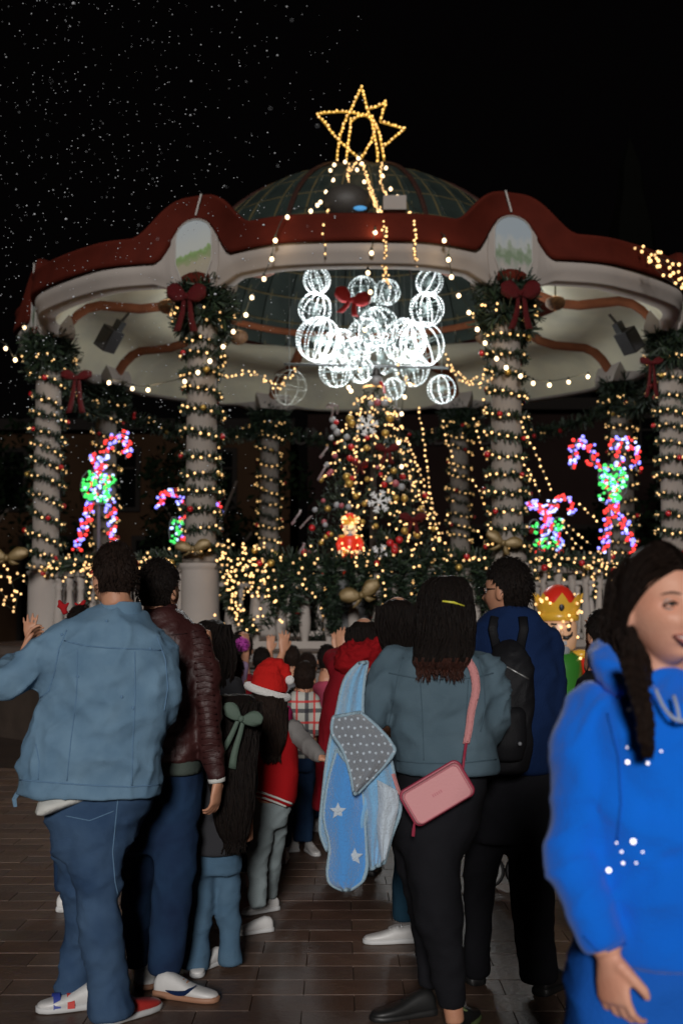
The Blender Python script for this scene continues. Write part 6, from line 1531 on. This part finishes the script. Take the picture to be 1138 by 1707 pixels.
for _ in range(160):
    v = Vector((rr.gauss(0,1),rr.gauss(0,1),rr.gauss(0,1))).normalized(); b.tube([c+v*.02, c+v*.045], [.003,.001], 3, cap=False)
tag(b.build('pompom', cloth('magenta_fluff', (.42,.06,.34))), 'small magenta pompom in a raised hand above the crowd', 'pompom')
kid((452,1128), 7.6, 'child in a magenta top with one arm raised behind the Santa hat girl', cloth('magenta_top', (.30,.02,.09)), .1, .85, M_hair, 63, shoulders=.28,
   arms=[(([P(462,1160,7.6), P(458,1120,7.65), P(470,1090,7.7)], [.04,.03,.022]), [(460,1152,7.6,11),(455,1122,7.64,10),(463,1104,7.68,8)])], hands=[(P(471,1086,7.7), Vector((.1,.1,1)), Vector((-.4,1,0)), .85, .15, .2, 1)])
kid((402,1082), 8.4, 'dark haired child standing deep in the crowd left of the raised magenta sleeve', M_maroon, .1, .95, M_hair, 64, shoulders=.30)
kid((512,1112), 9.2, 'child with dark hair deep in the crowd near the bandstand steps', cloth('faded_pink_top', (.35,.06,.10)), .0, .85, M_hairb, 65, shoulders=.28)
e, M = kid((134,1046), 6.4, 'child wearing red felt antlers with one hand raised behind the denim jacket man', cloth('dark_green_top', (.02,.07,.05)), .1, .90, M_hair, 66, shoulders=.32,
   arms=[(([P(110,1110,6.4), P(66,1120,6.4), P(52,1075,6.4)], [.05,.036,.026]), [(108,1105,6.4,15),(66,1112,6.4,13),(54,1086,6.4,11)])], hands=[(P(51,1068,6.4), Vector((-.06,.05,1)), Vector((.1,1,0)), .9, .12, .22, 1)])
MB().tube([P(54,1082,6.4), P(51,1068,6.4)], [.040,.036], 14).build('red_cuff', cloth('red_cuff_cloth', (.50,.02,.03)), e, smooth=True)
Mant = cloth('red_felt_antler', (.32,.012,.015))
for s in (-1, 1):
    b = MB(); x0 = 114 + s*10 + 6
    b.tube([P(x0,1024,6.4), P(x0+s*6,1010,6.4), P(x0+s*12,1000,6.4)], [.016,.016,.009], 8); b.tube([P(x0+s*4,1014,6.4), P(x0+s*14,1010,6.4)], [.013,.008], 8); b.tube([P(x0+s*3,1016,6.4), P(x0-s*5,1004,6.4)], [.012,.007], 8)
    me = remesh(b, .007, 1, 'antler'); me.materials.append(Mant); me.polygons.foreach_set('use_smooth', [True]*len(me.polygons)); link('antler', me, e)
kid((1003,1060), 5.6, 'dark haired person in black between the toy soldier and the woman in blue', M_blackcl, .4, .92, M_hair, 67, long_=False, shoulders=.26,
   arms=[(([P(995,1120,5.6), P(985,1112,5.65), P(984,1078,5.75)], [.05,.036,.026]), [(994,1118,5.6,16),(986,1112,5.66,13)])], hands=[(P(984,1075,5.75), Vector((.15,.1,1)), Vector((-.4,1,0)), .9, .35, .08, 1)])
kid((262,1150), 8.6, 'child in mustard trousers glimpsed between the legs of the leather jacket man', M_charc, .0, .85, M_hair, 68, legs=cloth('mustard_cloth', (.26,.12,.02)), shoulders=.30)
for hx, hy, dd, lb, tp, sd2 in ((436,1102,9.6,'child in a pale pink top deep in the crowd, right of the pink pompom',('pale_pink_top', (.42,.22,.26)),71),
        (486,1098,10.0,'dark haired child in a grey top close to the bandstand steps',('plain_grey_top', (.12,.12,.13)),72),
        (545,1100,8.7,'child in a rose top beside the maroon coat, in front of the steps',('rose_top', (.34,.05,.09)),73)):
    kid((hx, hy), dd, lb, cloth(*tp), .1, .84, M_hairb if sd2 == 72 else M_hair, sd2, shoulders=.27,
        arms=[(([P(hx+6,hy+26,dd), P(hx+16,hy+10,dd), P(hx+14,hy-14,dd+.1)], [.04,.03,.022]), [(hx+5,hy+24,dd,8),(hx+15,hy+12,dd,7.5),(hx+15,hy-2,dd+.05,6.5)])] if sd2 != 72 else (),
        hands=[(P(hx+14,hy-17,dd+.1), Vector((.05,.1,1)), Vector((-.3,1,0)), .85, .2, .15, 1)] if sd2 != 72 else ())
# pushchair behind the navy man: white rimmed wheel shows between the legs
pc = empty('pushchair', P(815,1440,7.0), 'pushchair with white rimmed wheels seen between the legs of the navy sweater man', 'pushchair')
for x, y, dd in ((812,1450,6.9),(870,1452,6.9),(812,1440,7.5),(870,1440,7.5)):
    c = P(x, y, dd); R_ = .082; c.z = R_ + .012
    b = MB(); b.tube([c + Vector((R_*math.cos(k*PI/14), 0, R_*math.sin(k*PI/14))) for k in range(29)], .014, 8, cap=False); w1 = b.build('wheel', M_black, pc, smooth=True)
    b = MB(); b.tube([c + Vector(((R_-.014)*math.cos(k*PI/14), -.008, (R_-.014)*math.sin(k*PI/14))) for k in range(29)], .009, 8, cap=False); b.build('rim', M_solew, w1, smooth=True)
    b = MB(); [b.tube([c, c+Vector(((R_-.014)*math.cos(k*PI*2/5), 0, (R_-.014)*math.sin(k*PI*2/5)))], .005, 5) for k in range(5)]; b.build('spokes', M_black, w1)
cA = P(841,1440,7.2); cA.z = 0
b = MB()
for s in (-1,1):
    x = cA.x + s*.19; b.tube([(x,6.95,.09),(x,7.2,.45),(x,6.75,.98)], .012, 8); b.tube([(x,7.5,.09),(x,7.2,.45),(x,7.35,.75)], .012, 8)
b.tube([(cA.x-.19,6.75,.98),(cA.x+.19,6.75,.98)], .016, 8); b.tube([(cA.x-.19,6.95,.09),(cA.x+.19,6.95,.09)], .012, 8); b.tube([(cA.x-.19,7.5,.09),(cA.x+.19,7.5,.09)], .012, 8)
b.build('frame', M_metal, pc, smooth=True)
b = MB(); b.loft([ring(Vector((cA.x, 7.15+.1*t, .34+.5*t)), .17, .16-.05*t, 20, 3) for t in (0,.3,.7,1)]); b.build('seat', M_charc, pc, smooth=True)
